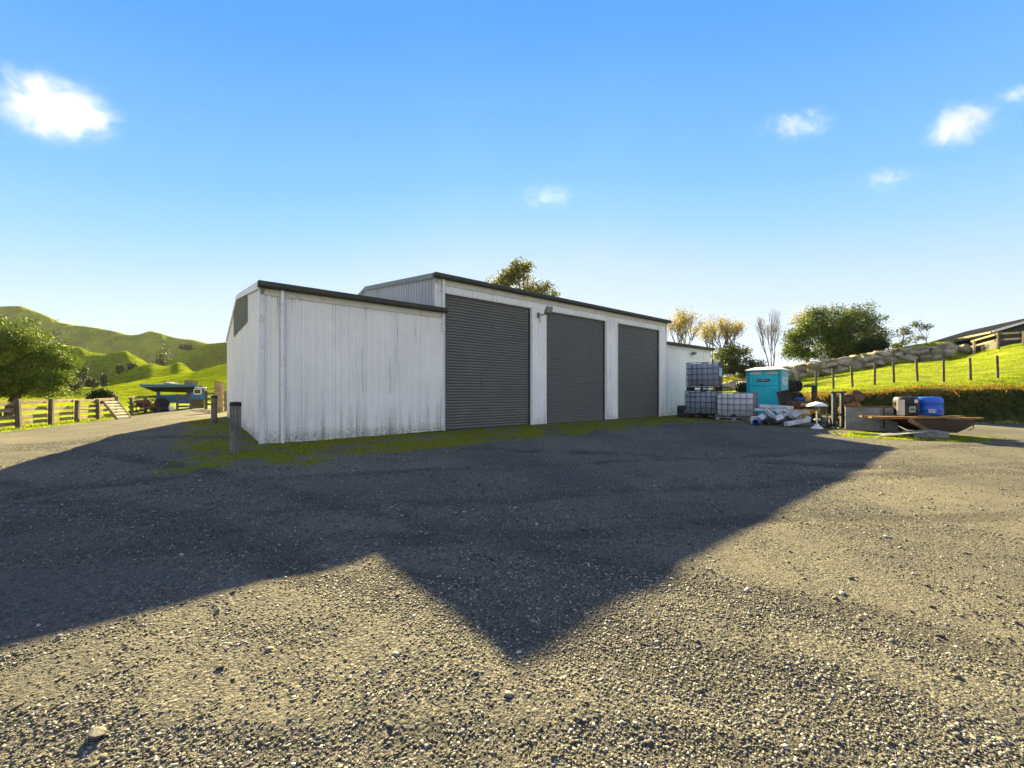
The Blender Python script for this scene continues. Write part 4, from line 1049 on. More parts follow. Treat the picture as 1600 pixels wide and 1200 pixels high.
m = MB(); m.tube([(-.15, 0, .44), (.65, 0, .44)], .03, 8); m.tube([(.2, 0, .46), (-.35, -.3, .62), (-.62, -.45, .75)], .03, 6); m.tube([(.0, 0, .44), (-.3, -.25, .05)], .025, 6); m.box((-.02, -.2, .40), (.5, .2, .5)); m.build('frame', M_RUSTB, reel)

# blue wagon with an overhanging deck
M_BLUE = plain('faded blue paint', (.008, .10, .24), .5, 0, .3, 2.5, stain=(.012, .055, .11))
M_TEAL = plain('blotchy teal blue sheet', (.010, .095, .20), .55, 0, .25, 2., stain=(.05, .16, .22))  # teal blue with paler blotches, for the deck
M_DARK = plain('dark underframe', (.022, .022, .022), .85, 0, .3, 4.)  # near-black tone of the deck frame and chassis
M_OLIVE = plain('olive grime', (.085, .080, .035), .85, 0, .3, 4.)
d_ = 29.; S = d_ / F; bx = (272 - 800) * S; base = CAMH + (HOR - 645) * S
base = zg(bx, d_)
wg = thing('blue_wagon', 'old blue farm wagon with a cluttered overhanging deck at the end of the rail fence', 'wagon', (bx, d_, base), R(40))
# local frame turned so that its long side faces the yard
wx = lambda px: (px - 272) * S * .78; wz = lambda py: CAMH + (HOR - py) * S - base
def wpos(px, y, z):
    x = wx(px); c, s_ = math.cos(R(40)), math.sin(R(40)); return (bx + x * c - y * s_, d_ + x * s_ + y * c, z)
m = MB()
m.box((wx(246), -.75, wz(628)), (wx(296), .75, wz(617)), None, .02); m.box((wx(246), -.72, wz(617)), (wx(251), .72, wz(606))); m.box((wx(291), -.72, wz(617)), (wx(297), .72, wz(606)))
m.build('body', M_BLUE, wg)
m = MB(); m.box((wx(297), -.9, wz(625)), (wx(319.5), .9, wz(603)), None, .03); cab = m.build('cab', M_BLUE, wg)
m = MB(); m.box((wx(303), -.906, wz(615)), (wx(313), -.898, wz(608.5))); m.build('window', plain('dark cab opening', (.03, .028, .03), .4, 0, .2, 3.), cab)
m = MB()
for (x0, x1, y0, y1) in ((302, 303, 615.5, 608), (313, 314.5, 615.5, 608), (303, 313, 616.2, 615), (303, 313, 608.5, 607.4)): m.box((wx(x0), -.915, wz(y0)), (wx(x1), -.9, wz(y1)))
m.build('window_frame', M_HFASC, cab)
m = MB(); m.box((wx(298), -.88, wz(642)), (wx(319), .88, wz(625)), None, .02); m.build('skirt', M_OLIVE, wg)
m = MB(); m.add([(wx(223), -1.25, wz(605)), (wx(306), -1.25, wz(604)), (wx(306), 1.2, wz(603)), (wx(223), 1.2, wz(604)), (wx(223), -1.25, wz(601.5)), (wx(306), -1.25, wz(601)), (wx(306), 1.2, wz(600)), (wx(223), 1.2, wz(600.5))], [(3,2,1,0), (4,5,6,7), (0,1,5,4), (1,2,6,5), (2,3,7,6), (3,0,4,7)]); m.build('deck', M_TEAL, wg)
m = MB(); m.add([(wx(226), -1.15, wz(605.2)), (wx(304), -1.15, wz(604.2)), (wx(304), 1.1, wz(604.2)), (wx(226), 1.1, wz(605.2)), (wx(243), -.9, wz(612)), (wx(300), -.9, wz(613)), (wx(300), .9, wz(613)), (wx(243), .9, wz(612))], [(0,1,2,3), (7,6,5,4), (0,4,5,1), (1,5,6,2), (2,6,7,3), (3,7,4,0)]); m.build('deck_frame', M_DARK, wg)
m = MB(); m.box((wx(300), -.95, wz(604.5)), (wx(320), .95, wz(602.5)), rotm(0, R(4), 0), .02); m.build('cab_roof', M_HFASC, wg)
for px in (254, 308):
    for y in (-.78, .62):
        w_ = MB(); Mw = rotm(R(90), 0, 0, (wx(px), y + .16, .42)); w_.lathe([(.2, 0), (.38, .0), (.42, .04), (.42, .13), (.38, .17), (.2, .17)], 20, Mw); wh = w_.build('wheel', M_RUBBER, wg, True)
        w_ = MB(); w_.lathe([(.05, -.005), (.19, .02), (.2, .1)], 16, Mw); w_.build('rim', M_OLIVE, wh, True)
m = MB(); m.box((wx(244), -.6, .50), (wx(318), .6, .62)); m.build('chassis', M_DARK, wg)
# gate in front of it
p = on_ground(277, 27.2); t = thing('yard_gate', 'small timber gate with dark rails standing in front of the blue wagon', 'gate', p, R(4))
for x in (-.0, .87):
    m = MB(); m.box((x - .05, -.05, -.2), (x + .05, .05, 1.1), None, .01); m.build('post', M_POST2, t)
for z in (.25, .5, .75, 1.0):
    m = MB(); m.box((.05, -.02, z - .06), (.82, .01, z + .06)); m.build('rail', M_POST, t)
# junk on its deck and under it
def lump(name, label, cat, loc, sx, sy, sz, mat, seed):
    vs, fs = boulder(sx, sz, sy, seed); m = MB(); m.add(vs, fs, Matrix.Translation((0, 0, sz * .7))); o = m.build(name, mat, None, True); o.location = loc; return tag(o, label, cat)
M_TARP = plain('black tarpaulin', (.016, .016, .018), .45, 0, .3, 3., .6)
M_BAG = plain('dull lilac sacking', (.30, .26, .33), .8, 0, .25, 4., .4, stain=(.55, .50, .45))
pz_ = base + wz(600.5)
lump('tarp_heap', 'small heap of pale lilac sacking on top of the blue wagon deck', 'sacking', wpos(265, -.3, pz_), .34, .3, .10, M_BAG, 901)
lump('cloth_bundle', 'white cloth bundle lying at the middle of the blue wagon deck', 'bundle', wpos(273, -.55, pz_), .22, .2, .07, M_HFASC, 902)
o = MB(); o.box((-.32, -.25, 0), (.32, .25, .26), None, .02); o.box((-.34, -.27, .26), (.34, .27, .29)); ob = o.build('wooden_crate', M_RAIL); ob.location = wpos(299, .4, base + wz(600.3)); tag(ob, 'brown wooden crate on the cab end of the blue wagon', 'crate')
p = on_ground(255, 27.3); lump('tarp_pile', 'sagging heap of black tarpaulin on the ground beside the blue wagon', 'tarpaulin', p, .85, .5, .22, M_TARP, 903)
p = on_ground(268, 26.6); lump('feed_sack', 'crumpled pale feed sack beside the black tarpaulin', 'sack', p, .22, .16, .26, M_HFASC, 904)

# ================================================================== RIGHT: stored things beside the shed
def place(px, py, depth=None):
    """ground point under a photo pixel (or at a given depth under a photo column)"""
    return G(px, py) if depth is None else on_ground(px, depth)
M_TANKB = plain('cloudy plastic tank, blue grey', (.24, .28, .37), .45, 0, .12, 1.6, stain=(.30, .30, .33))
M_TANKW = plain('milky plastic tank', (.52, .53, .56), .4, 0, .08, 1.6, stain=(.44, .45, .48))
M_CAGE = plain('galvanised cage tube', (.10, .11, .13), .5, .5, .2, 7.)
M_CAGE2 = plain('grey cage tube', (.20, .205, .21), .5, .4, .2, 7.)
M_PALLET = wood('dark pallet wood', (.030, .026, .022), (.10, .085, .065), .92, 'X')
M_PALLETG = plain('grey steel pallet', (.26, .27, .27), .6, .2, .15, 5.)
M_LABEL = plain('white paper label', (.62, .63, .62), .6, 0, .04, 5.)
M_AQUA = plain('pale aqua label', (.34, .58, .60), .6, 0, .05, 5.)
M_BLACKP = plain('black plastic', (.02, .02, .022), .45, 0, .2, 5.)
def ibc(label, loc, rz, tank, cage, pallet, W=1.2, Dp=1.0, Hh=1.16, group=None, mark=None):
    t = thing('tank_container', label, 'liquid tank', loc, rz, group); pH = .15 * Hh / 1.16; w, d = W / 2, Dp / 2
    m = MB(); m.box((-w + .035, -d + .035, pH + .03), (w - .035, d - .035, Hh - .05), None, .07)
    for i in range(6):
        x = -w + .12 + i * (W - .24) / 5.
        m.box((x - .06, -d + .026, pH + .10), (x + .06, d - .026, Hh - .13), None, .02)
    m.build('tank', tank, t, True, 50)
    m = MB(); m.lathe([(.13, 0), (.13, .045), (.11, .05)], 16, Matrix.Translation((0, 0, Hh - .055))); m.build('lid', M_BLACKP, t, True)
    m = MB()
    for k in range(5):
        z = pH + .05 + k * (Hh - pH - .06) / 4
        m.tube([(-w, -d, z), (w, -d, z), (w, d, z), (-w, d, z), (-w, -d, z)], .014, 6, caps=False)
    for i in range(7):
        x = -w + W * i / 6
        for y in (-d, d): m.tube([(x, y, pH + .01), (x, y, Hh)], .012, 6)
    for i in range(1, 6):
        y = -d + Dp * i / 6
        for x in (-w, w): m.tube([(x, y, pH + .01), (x, y, Hh)], .012, 6)
    m.build('cage', cage, t)
    m = MB()
    for y in (-d, -.06, d - .12): m.box((-w, y, pH - .025), (w, y + .12, pH))
    for y in (-d, -.06, d - .12): m.box((-w, y, 0), (w, y + .12, .022))
    for x in (-w, -.07, w - .14):
        for y in (-d, -.06, d - .12): m.box((x, y, .022), (x + .14, y + .12, pH - .025))
    m.build('pallet', pallet, t)
    m = MB(); m.tube([(0, -d - .05, pH + .1), (0, -d + .05, pH + .1)], .045, 10); m.box((-.09, -d - .06, pH + .06), (.09, -d - .03, pH + .09)); m.build('valve', M_BLACKP, t)
    if mark: mark(t, w, d, Hh, pH)
    return t
pI = on_ground(1099, 18.1); AI = R(-38)
def mk_top(t, w, d, H_, pH):
    m = MB(); m.box((w + .004, -d + .1, .62), (w + .012, d - .25, .98)); m.build('side_label', M_AQUA, t)
    m = MB(); m.box((.04, -d - .012, .05), (.22, -d - .004, .11)); m.build('pallet_label', M_LABEL, t)
tl = ibc('blue grey caged liquid tank at the bottom of the stack beside the shed', pI, AI, M_TANKB, M_CAGE, M_PALLET, 1.30, 1.05, 1.22)
ibc('blue grey caged liquid tank stacked on top of another with an aqua side label', pI + Vector((.05, 0, 1.225)), R(-36), M_TANKB, M_CAGE, plain('black pallet', (.022, .022, .024), .7, 0, .2, 5.), 1.30, 1.05, 1.24, None, mk_top)
pI2 = on_ground(1151, 16.8)
ibc('milky white caged tank standing alone on the ground beside the stacked tanks', pI2, R(-40), M_TANKW, M_CAGE2, M_PALLETG, 1.36, 1.05, 1.17)
# dark bin against the wall
p = on_ground(1067, 18.7); t = thing('waste_bin', 'small charcoal plastic drum against the shed wall left of the stacked tanks', 'drum', p)
m = MB(); m.lathe([(.20, 0), (.235, .02), (.25, .2), (.24, .22), (.25, .26), (.255, .46), (.245, .48), (.22, .52), (.2, .53)], 20); m.build('shell', plain('charcoal plastic', (.035, .04, .048), .5, 0, .2, 5.), t, True)
m = MB(); m.box((-.03, -.262, .2), (.11, -.25, .36)); m.build('sticker', M_LABEL, t)

# portable toilet cabin
M_TURQ = plain('turquoise plastic', (.008, .50, .58), .42, 0, .10, 1.3, spec=.5)
M_TURQD = plain('deep turquoise frame', (.005, .36, .44), .42, 0, .10, 1.3)
M_TURQS = plain('pale turquoise side', (.12, .47, .52), .5, 0, .12, 1.8, stain=(.30, .52, .58))  # paler turquoise with light blotches, for the side panel
M_RFW = plain('white translucent roof', (.80, .80, .79), .4, 0, .04, 3.)
p = on_ground(1199, 18.9); CW, CD, CHh = 1.40, 1.22, 2.16
wc = thing('portable_toilet', 'turquoise portable toilet cabin with a white roof and a dark oval badge', 'portable toilet', p, R(-47))
w, d = CW/2, CD/2
m = MB(); m.box((-w, -d + .05, .08), (w - .02, d, CHh), None, .03); m.build('body', M_TURQ, wc)
m = MB(); m.box((-w - .03, -d - .02, 0), (w + .03, d + .03, .10), None, .02); m.build('base', M_TURQD, wc)
m = MB()
for x in (-w, w - .09): m.box((x, -d - .005, .1), (x + .09, -d + .09, CHh), None, .012)
m.box((-w + .09, -d - .005, CHh - .05), (w - .09, -d + .06, CHh), None, .01)
m.build('corner_post', M_TURQD, wc) if False else None
for x in (-w, w - .09):
    q = MB(); q.box((x, -d - .005, .1), (x + .09, -d + .09, CHh), None, .012); q.build('corner_post', M_TURQD, wc)
m = MB(); m.box((-w + .10, -d + .015, .12), (w - .10, -d + .05, CHh - .24), None, .012)
m.box((-w + .16, -d + .003, .25), (-.14, -d + .02, 1.38), None, .008); m.box((.14, -d + .003, .25), (w - .16, -d + .02, 1.38), None, .008); m.box((-w + .14, -d + .003, 1.46), (w - .14, -d + .02, CHh - .32), None, .008)
door = m.build('door', M_TURQ, wc)
m = MB(); m.box((w - .30, -d - .03, 1.12), (w - .24, -d + .004, 1.26), None, .008); m.build('latch', M_TURQD, door)
for x in (-w + .13, .10):
    q = MB(); q.box((x, -d + .02, CHh - .20), (x + .46, -d + .045, CHh - .07), None, .01)
    for k in range(4): q.box((x + .02, -d + .012, CHh - .185 + k * .028), (x + .44, -d + .022, CHh - .175 + k * .028))
    q.build('vent', plain('pale vent plate', (.50, .60, .50), .6, 0, .12, 6., stain=(.55, .35, .22)), wc)
m = MB(); m.box((w - .02, -d + .09, .12), (w + .0, d - .03, CHh - .03), None, .006); 
for z in (.7, 1.44, 1.86): m.box((w - .005, -d + .12, z), (w + .008, d - .06, z + .03))
m.build('side_panel', M_TURQS, wc)
m = MB(); m.box((w + .001, -d + .26, 1.50), (w + .006, d - .26, 1.84)); sp_ = m.build('side_notice', plain('pale side notice', (.55, .66, .70), .6, 0, .06, 5.), wc)
m = MB(); 
for z, a_, b_ in ((1.73, -.13, .12), (1.67, -.10, .16), (1.58, -.13, .06)): m.box((w + .0065, a_, z), (w + .009, b_, z + .028))
m.build('notice_text', M_BLACKP, sp_)
m = MB(); e_ = .05
m.add([(-w - e_, -d - e_, CHh), (w + e_, -d - e_, CHh), (w + e_, d + e_, CHh), (-w - e_, d + e_, CHh), (-w - e_, -d - e_, CHh + .035), (w + e_, -d - e_, CHh + .035), (w + e_, d + e_, CHh + .035), (-w - e_, d + e_, CHh + .035), (-w + .28, -d + .3, CHh + .16), (w - .28, -d + .3, CHh + .16), (w - .28, d - .3, CHh + .16), (-w + .28, d - .3, CHh + .16)],
      [(3,2,1,0), (0,1,5,4), (1,2,6,5), (2,3,7,6), (3,0,4,7), (4,5,9,8), (5,6,10,9), (6,7,11,10), (7,4,8,11), (8,9,10,11)]); m.build('roof', M_RFW, wc)
# oval badge: two rounded lobes joined by a bar, with pale lettering strokes
bz = 1.70; yb = -d - .002
def disc_poly(cx, cz, rx, rz_, n=18): return [(cx + rx * math.cos(2*math.pi*k/n), cz + rz_ * math.sin(2*math.pi*k/n)) for k in range(n)]
Mb = Matrix(((1,0,0,0),(0,0,1,yb),(0,1,0,0),(0,0,0,1)))
m = MB(); m.prism([(-.25, bz - .065), (-.16, bz - .075), (.16, bz - .075), (.25, bz - .065), (.275, bz), (.25, bz + .065), (.16, bz + .055), (.1, bz + .085), (-.1, bz + .085), (-.16, bz + .055), (-.25, bz + .065), (-.275, bz)][::-1], .006, Mb); bd_ = m.build('badge', plain('dark navy badge', (.02, .025, .05), .4, 0, .1, 6.), wc)
m = MB()
xk = -.21
for k in range(8):
    hh = .045 if k % 3 else .06
    m.box((xk, yb - .004, bz - .025), (xk + .014, yb - .001, bz - .025 + hh)); m.box((xk, yb - .004, bz - .025 + hh - .012), (xk + .036, yb - .001, bz - .025 + hh)); 
    if k % 2: m.box((xk + .026, yb - .004, bz - .025), (xk + .036, yb - .001, bz - .025 + hh - .012))
    xk += .054
m.build('badge_lettering', M_LABEL, bd_)
m = MB(); m.box((-.07, yb - .004, bz + .05), (.07, yb - .001, bz + .07)); m.build('badge_crown', M_LABEL, bd_)

# big tractor tyres, lying stacked
def tyre_mesh():
    m = MB(); Ro, Ri, h = .80, .42, .58; prof = [(Ri, .06), (Ri + .03, .02), (Ri + .2, .0), (Ro - .14, .03), (Ro - .05, .10), (Ro - .03, h * .5), (Ro - .05, h - .10), (Ro - .14, h - .03), (Ri + .2, h), (Ri + .03, h - .02), (Ri, h - .06), (Ri - .01, h * .5), (Ri, .06)]
    m.lathe(prof, 40, closed=False)
    n_ = 22
    for k in range(n_):
        for side in (0, 1):
            a0 = 2 * math.pi * (k + .5 * side) / n_; vs = []
            for (t_, z) in ((0, (.03 if side == 0 else h - .03)), (.5, h * (.30 if side == 0 else .70)), (1., h * .52)):
                aa = a0 + t_ * .20; rr0 = Ro - (.10 if t_ == 0 else .045); rr1 = Ro + (-.05 if t_ == 0 else .02)
                for da in (-.028, .028): vs += [((rr0) * math.cos(aa + da), rr0 * math.sin(aa + da), z), (rr1 * math.cos(aa + da * .8), rr1 * math.sin(aa + da * .8), z)]
            fs = []
            for j in range(2):
                q = 4 * j; fs += [(q, q+1, q+5, q+4), (q+2, q+6, q+7, q+3), (q+1, q+3, q+7, q+5)]
            fs += [(0, 2, 3, 1), (8, 9, 11, 10)]
            m.add(vs, fs)
    return m
M_TYRE = plain('tractor tyre rubber', (.016, .016, .017), .75, 0, .3, 4., .3)
ty = tyre_mesh().build('tractor_tyre', M_TYRE)
names = ['bottom', 'middle', 'top']
first = True
for (px, dd, side, sc_) in ((1174, 20.6, 'left', .94), (1223.5, 20.4, 'right', 1.0)):
    p = on_ground(px, dd)
    for k in range(3):
        o = ty if first else ty.copy()
        if not first: COL.objects.link(o)
        first = False
        o.location = p + Vector((rnd.uniform(-.03, .03), rnd.uniform(-.03, .03), k * .585 * (.97 if side == 'left' else 1.))); o.rotation_euler = (0, 0, rnd.uniform(0, 6)); o.scale = (sc_, sc_, .97 if side == 'left' else 1.)
        tag(o, 'black tractor tyre lying %s of the stack to the %s of the turquoise cabin' % (names[k], side), 'tyre', 'tractor tyres stacked behind the turquoise cabin')
# dark board leaning on the cabin
M_DKBOARD = wood('dark stained board', (.035, .026, .022), (.085, .065, .052), .8, 'Z')
p = on_ground(1230, 17.2); o = MB(); o.box((-.24, -.02, 0), (.24, .02, 1.32), None, .006); ob = o.build('leaning_board', M_DKBOARD); ob.location = p + Vector((.12, -.05, .0)); ob.rotation_euler = (R(-10), R(-13), R(-35)); tag(ob, 'dark brown board leaning against the right corner of the turquoise cabin', 'board')

# scrap heap of white painted boards
M_WB = wood('white painted board', (.36, .38, .41), (.60, .62, .66), .7, 'X')
M_WB2 = wood('grey painted offcut', (.24, .26, .29), (.42, .44, .48), .75, 'X')
p0 = on_ground(1220, 15.0)
SP = 15.0 / F
def board(label, px, py, L, w, t_, rx, ry, rz, mat=None, dy=0., grp='painted boards in the scrap heap'):
    m = MB(); m.box((-L/2, -w/2, -t_/2), (L/2, w/2, t_/2), None, .004); o = m.build('scrap_board', mat or M_WB)
    c = at(px, py, 15.0 + dy); c.z = max(c.z, zg(c.x, c.y) + .03); o.location = c; o.rotation_euler = (rx, ry, rz); return tag(o, label, 'board', grp)
board('long pale blue white beam lying on top at the back of the scrap heap', 1212, 635.5, 1.15, .16, .12, 0, R(3), R(-12), M_WB, .35)
board('long thin white beam under the top beam of the scrap heap', 1202, 640.5, 1.05, .12, .09, 0, R(1), R(-10), M_WB, .25)
board('grey white beam sticking out to the right over the yellow machine', 1240, 642.5, 1.0, .14, .12, 0, R(4), R(-16), M_WB2, .2)
board('long white beam lying on the ground along the front right of the scrap heap', 1246, 659.5, 1.05, .16, .13, 0, R(-7), R(14), M_WB, -.45)
board('grey board end resting at the far right tip of the scrap heap', 1262, 656, .40, .18, .14, R(20), R(-18), R(50), M_WB2, -.2)
OFF = [(1203, 646, .36, .22, 38, 'top left white offcut sloping down in the scrap heap'), (1219, 646, .34, .22, 36, 'upper middle white offcut sloping down in the scrap heap'), (1233, 645, .42, .24, 34, 'broad grey offcut high on the right of the scrap heap'),
       (1217, 653, .26, .2, -20, 'squarish white offcut at the centre of the scrap heap'), (1225, 656, .26, .18, 30, 'small white offcut above the front beam of the scrap heap'), (1190, 652, .22, .2, -30, 'white triangular offcut near the left end of the scrap heap'),
       (1209, 654, .26, .12, 42, 'thin white sliver in the lower middle of the scrap heap'), (1234, 655, .22, .18, 10, 'pale block just above the front beam of the scrap heap'), (1243, 648, .30, .22, -28, 'grey offcut tilted up to the right in the scrap heap'),
       (1249, 653, .26, .1, 48, 'narrow blue grey stick leaning at the right of the scrap heap'), (1197, 648, .2, .12, -60, 'short upright grey offcut left of centre in the scrap heap'), (1227, 649, .24, .14, -12, 'dull yellowish offcut in the middle of the scrap heap'),
       (1204, 658, .5, .1, 3, 'dark grey strip lying low along the front left of the scrap heap'), (1212, 660, .3, .14, -6, 'dark offcut on the ground at the front of the scrap heap'), (1240, 652, .3, .2, 24, 'blue grey offcut half buried right of the centre of the scrap heap')]
for i, (px, py, L, w_, a, lab) in enumerate(OFF):
    mat = M_WB if i in (0, 1, 3, 4, 5, 6, 7) else (M_PALLET if i in (12, 13) else M_WB2)
    board(lab, px, py, L * 1.1, w_, rnd.uniform(.06, .12), R(rnd.uniform(25, 60)), R(a), R(rnd.uniform(-25, 25)), mat, rnd.uniform(-.15, .2))
lump('rubble_mound', 'dark rubble packed under the boards of the scrap heap', 'rubble', p0 + Vector((0, .1, -.1)), .95, .45, .26, plain('dark rubble', (.05, .05, .052), .9, 0, .35, 8., .7), 911)
lump('plastic_bag', 'pale crumpled plastic bag at the left end of the scrap heap', 'bag', on_ground(1179, 15.2), .16, .14, .24, M_TANKW, 912)
p = on_ground(1183, 14.8); t = thing('blue_bucket', 'small blue bucket on its side at the left end of the scrap heap', 'bucket', p + Vector((0, 0, .10)), R(-60))
m = MB(); Mq = rotm(R(78), 0, 0); m.lathe([(.02, -.12), (.085, -.12), (.108, .11), (.112, .12), (.102, .12), (.08, -.10), (.02, -.10)], 18, Mq, closed=False); m.build('pail', plain('bright blue plastic', (.01, .07, .32), .4, 0, .12, 5.), t, True)
m = MB(); m.tube([(.112 * math.cos(k * .2618), -.115 , .112 * math.sin(k * .2618) * 1.0) for k in range(13)], .006, 5); m.build('handle', M_CAGE2, t)

# yellow and brown machine behind the heap
M_YEL = plain('worn yellow paint', (.46, .26, .012), .5, 0, .22, 4., stain=(.16, .08, .02))
M_BRN = plain('brown rusted casing', (.095, .050, .022), .75, 0, .35, 4., .3, stain=(.17, .085, .03))
p = on_ground(1256, 16.6); t = thing('yellow_machine', 'old yellow and brown wheeled machine with a boxy rusty top behind the scrap heap', 'machine', p, R(-30))
m = MB(); m.box((-.55, -.35, .55), (.52, .35, .86), None, .02); m.box((-.52, -.365, .60), (.2, -.35, .66)); m.box((.28, -.3, .86), (.5, .3, 1.02), None, .02); m.build('casing', M_BRN, t)
m = MB(); m.box((-.5, -.33, .24), (.48, .33, .55), None, .02); m.box((-.06, -.37, .18), (.06, -.33, .56)); m.box((-.5, -.35, .20), (.5, -.3, .27)); m.build('frame', M_YEL, t)
m = MB(); m.box((-.14, -.362, .62), (.14, -.352, .79)); pl_ = m.build('plate', plain('tan data plate', (.46, .34, .16), .6, 0, .1, 6.), t)
m = MB()
for x in (-.085, -.03, .03, .075): m.box((x, -.368, .66), (x + .02, -.3635, .75)); 
m.box((-.03, -.368, .665), (.05, -.3635, .68)); m.build('plate_lettering', M_BLACKP, pl_)
for x in (-.34, .36):
    m = MB(); m.lathe([(.06, 0), (.17, 0), (.2, .03), (.2, .09), (.17, .12), (.06, .12)], 18, rotm(R(90), 0, 0, (x, -.30, .2))); m.build('wheel', M_RUBBER, t, True)
m = MB(); m.box((.26, -.07, 1.02), (.44, .08, 1.52), None, .02); m.box((-.02, -.05, 1.44), (.36, .05, 1.52), None, .01); m.build('chute', M_DKMET, t)
q = on_ground(1253, 16.6); o = MB(); o.box((-.16, -.13, 0), (.16, .13, .15), None, .03); o.box((-.165, -.135, .11), (.165, .135, .13)); ob = o.build('blue_tub', plain('blue tub plastic', (.01, .08, .36), .4, 0, .1, 4.)); ob.location = p + Vector((-.12, .05, .862)); tag(ob, 'small blue plastic tub standing on the rusty brown machine', 'tub')

# white mushroom shaped patio heater
M_HEAT = plain('white enamel', (.66, .66, .68), .35, 0, .05, 5.)
p = on_ground(1276.5, 14.1); hs = (42.5 / F * 14.1); t = thing('patio_heater', 'white mushroom shaped table heater with a domed shade on a thin stem', 'heater', p)
m = MB(); m.lathe([(.185, 0), (.19, .015), (.15, .06), (.09, .10), (.075, .105), (.075, .16), (.05, .17)], 24); m.build('base', M_HEAT, t, True)
m = MB(); m.tube([(0, 0, .16), (0, 0, hs * .70)], .026, 12); m.box((-.09, -.04, .29), (.11, .04, .35), None, .008); m.build('stem', plain('cream stem', (.56, .52, .42), .5, 0, .08, 5.), t, True)
m = MB(); m.lathe([(.05, hs * .68), (.10, hs * .70), (.105, hs * .735), (.06, hs * .75), (.055, hs * .83)], 18); m.build('burner', plain('stained burner', (.32, .29, .2), .5, .3, .2, 6.), t, True)
m = MB(); m.lathe([(.02, hs * .835), (.27, hs * .825), (.315, hs * .835), (.31, hs * .845), (.24, hs * .915), (.13, hs * .962), (.06, hs * .975), (.05, hs), (.005, hs)], 32); m.build('shade', M_HEAT, t, True)

# black hand truck
p = on_ground(1286, 14.6); t = thing('hand_truck', 'black two wheeled hand truck between the white heater and the steel mast', 'hand truck', p, R(-25))
for x in (-.13, .19):
    m = MB(); m.lathe([(.05, 0), (.11, 0), (.165, .02), (.175, .05), (.165, .08), (.11, .1), (.05, .1)], 20, rotm(0, R(90), 0, (x - .05, 0, .175))); wh = m.build('wheel', M_RUBBER, t, True)
    m = MB(); m.lathe([(.02, -.01), (.085, .0), (.09, .05), (.085, .1), (.02, .11)], 14, rotm(0, R(90), 0, (x - .05, 0, .175))); m.build('hub', M_CAGE2, wh, True)
m = MB(); m.tube([(-.1, 0, .175), (.16, 0, .175)], .02, 8)
for x in (-.07, .12): m.tube([(x, -.05, .06), (x, .0, .30), (x, .06, .74)], .022, 8)
for z in (.25, .45, .66): m.tube([(-.07, .0 + z * .06, z), (.12, .0 + z * .06, z)], .015, 6)
m.box((-.14, -.28, .03), (.2, -.04, .045)); m.build('frame', M_BLACKP, t)

# steel mast with two uprights and fork tines
M_MAST = plain('blue grey steel', (.045, .058, .072), .6, .3, .25, 5.)
p = on_ground(1309.5, 14.6); hm = 56.5 / F * 14.6; t = thing('steel_mast', 'blue grey steel lifting mast with two uprights and a top crossbar', 'lifting mast', p, R(-12))
for x in (-.135, .125):
    m = MB(); m.box((x - .055, -.05, .02), (x + .055, .05, hm - .05)); m.box((x - .02, -.062, .02), (x + .02, -.05, hm - .08)); m.build('upright', M_MAST, t)
m = MB(); m.box((-.25, -.045, hm - .055), (.25, .045, hm), None, .005); m.build('crossbar', M_MAST, t); m = MB(); m.box((-.19, -.03, .45), (.19, .03, .52)); m.build('crossbar', M_MAST, t)
for x in (-.1, .1):
    m = MB(); m.box((x - .40, -.62, .012), (x - .32, .1, .045)); m.build('fork_tine', plain('bare pale steel', (.22, .23, .26), .4, .6, .2, 5.), t)
m = MB(); m.box((-.52, -.06, .0), (.36, .06, .06)); m.build('foot', M_MAST, t)
m = MB(); m.tube([(.0, -.03, .35), (.03, -.06, .5), (-.02, -.05, .62), (.03, -.04, .75)], .014, 6); m.build('hose', plain('tan hose', (.36, .25, .12), .7, 0, .2, 6.), t)

# rusty digger with a round bowl, wheel and tilted disc
M_RUST = plain('orange brown rust', (.20, .075, .018), .85, .1, .45, 5., .5, stain=(.07, .035, .016))
p = on_ground(1327, 15.6); t = thing('rusty_mixer', 'rusty orange mixer drum with a dark wheel and tilted disc behind the steel trough', 'mixer', p, R(-30))
m = MB(); m.lathe([(.05, .03), (.25, .03), (.40, .2), (.46, .45), (.44, .62), (.30, .88), (.26, .92), (.24, .9), (.4, .6)], 24, rotm(R(8), R(-6), 0), closed=False); m.build('drum', M_RUST, t, True)
m = MB(); m.tube([(-.5, 0, .0), (-.42, 0, .5), (-.1, 0, .98), (.25, 0, 1.0), (.45, 0, .5), (.5, 0, 0)], .035, 6); m.tube([(-.45, .3, 0), (-.42, 0, .5)], .03, 6); m.tube([(.45, .3, 0), (.45, 0, .5)], .03, 6); m.build('frame', M_RUST, t)
m = MB(); m.lathe([(.04, -.04), (.17, -.05), (.19, 0), (.17, .05), (.04, .04)], 20, rotm(R(80), 0, R(10), (-.05, -.08, 1.03))); m.build('wheel', M_RUSTB, t, True)
m = MB(); m.lathe([(.02, -.02), (.22, -.015), (.24, 0), (.22, .015), (.02, .02)], 22, rotm(R(50), R(48), R(0), (.27, 0, 1.15))); m.build('disc', M_RUSTB, t, True)

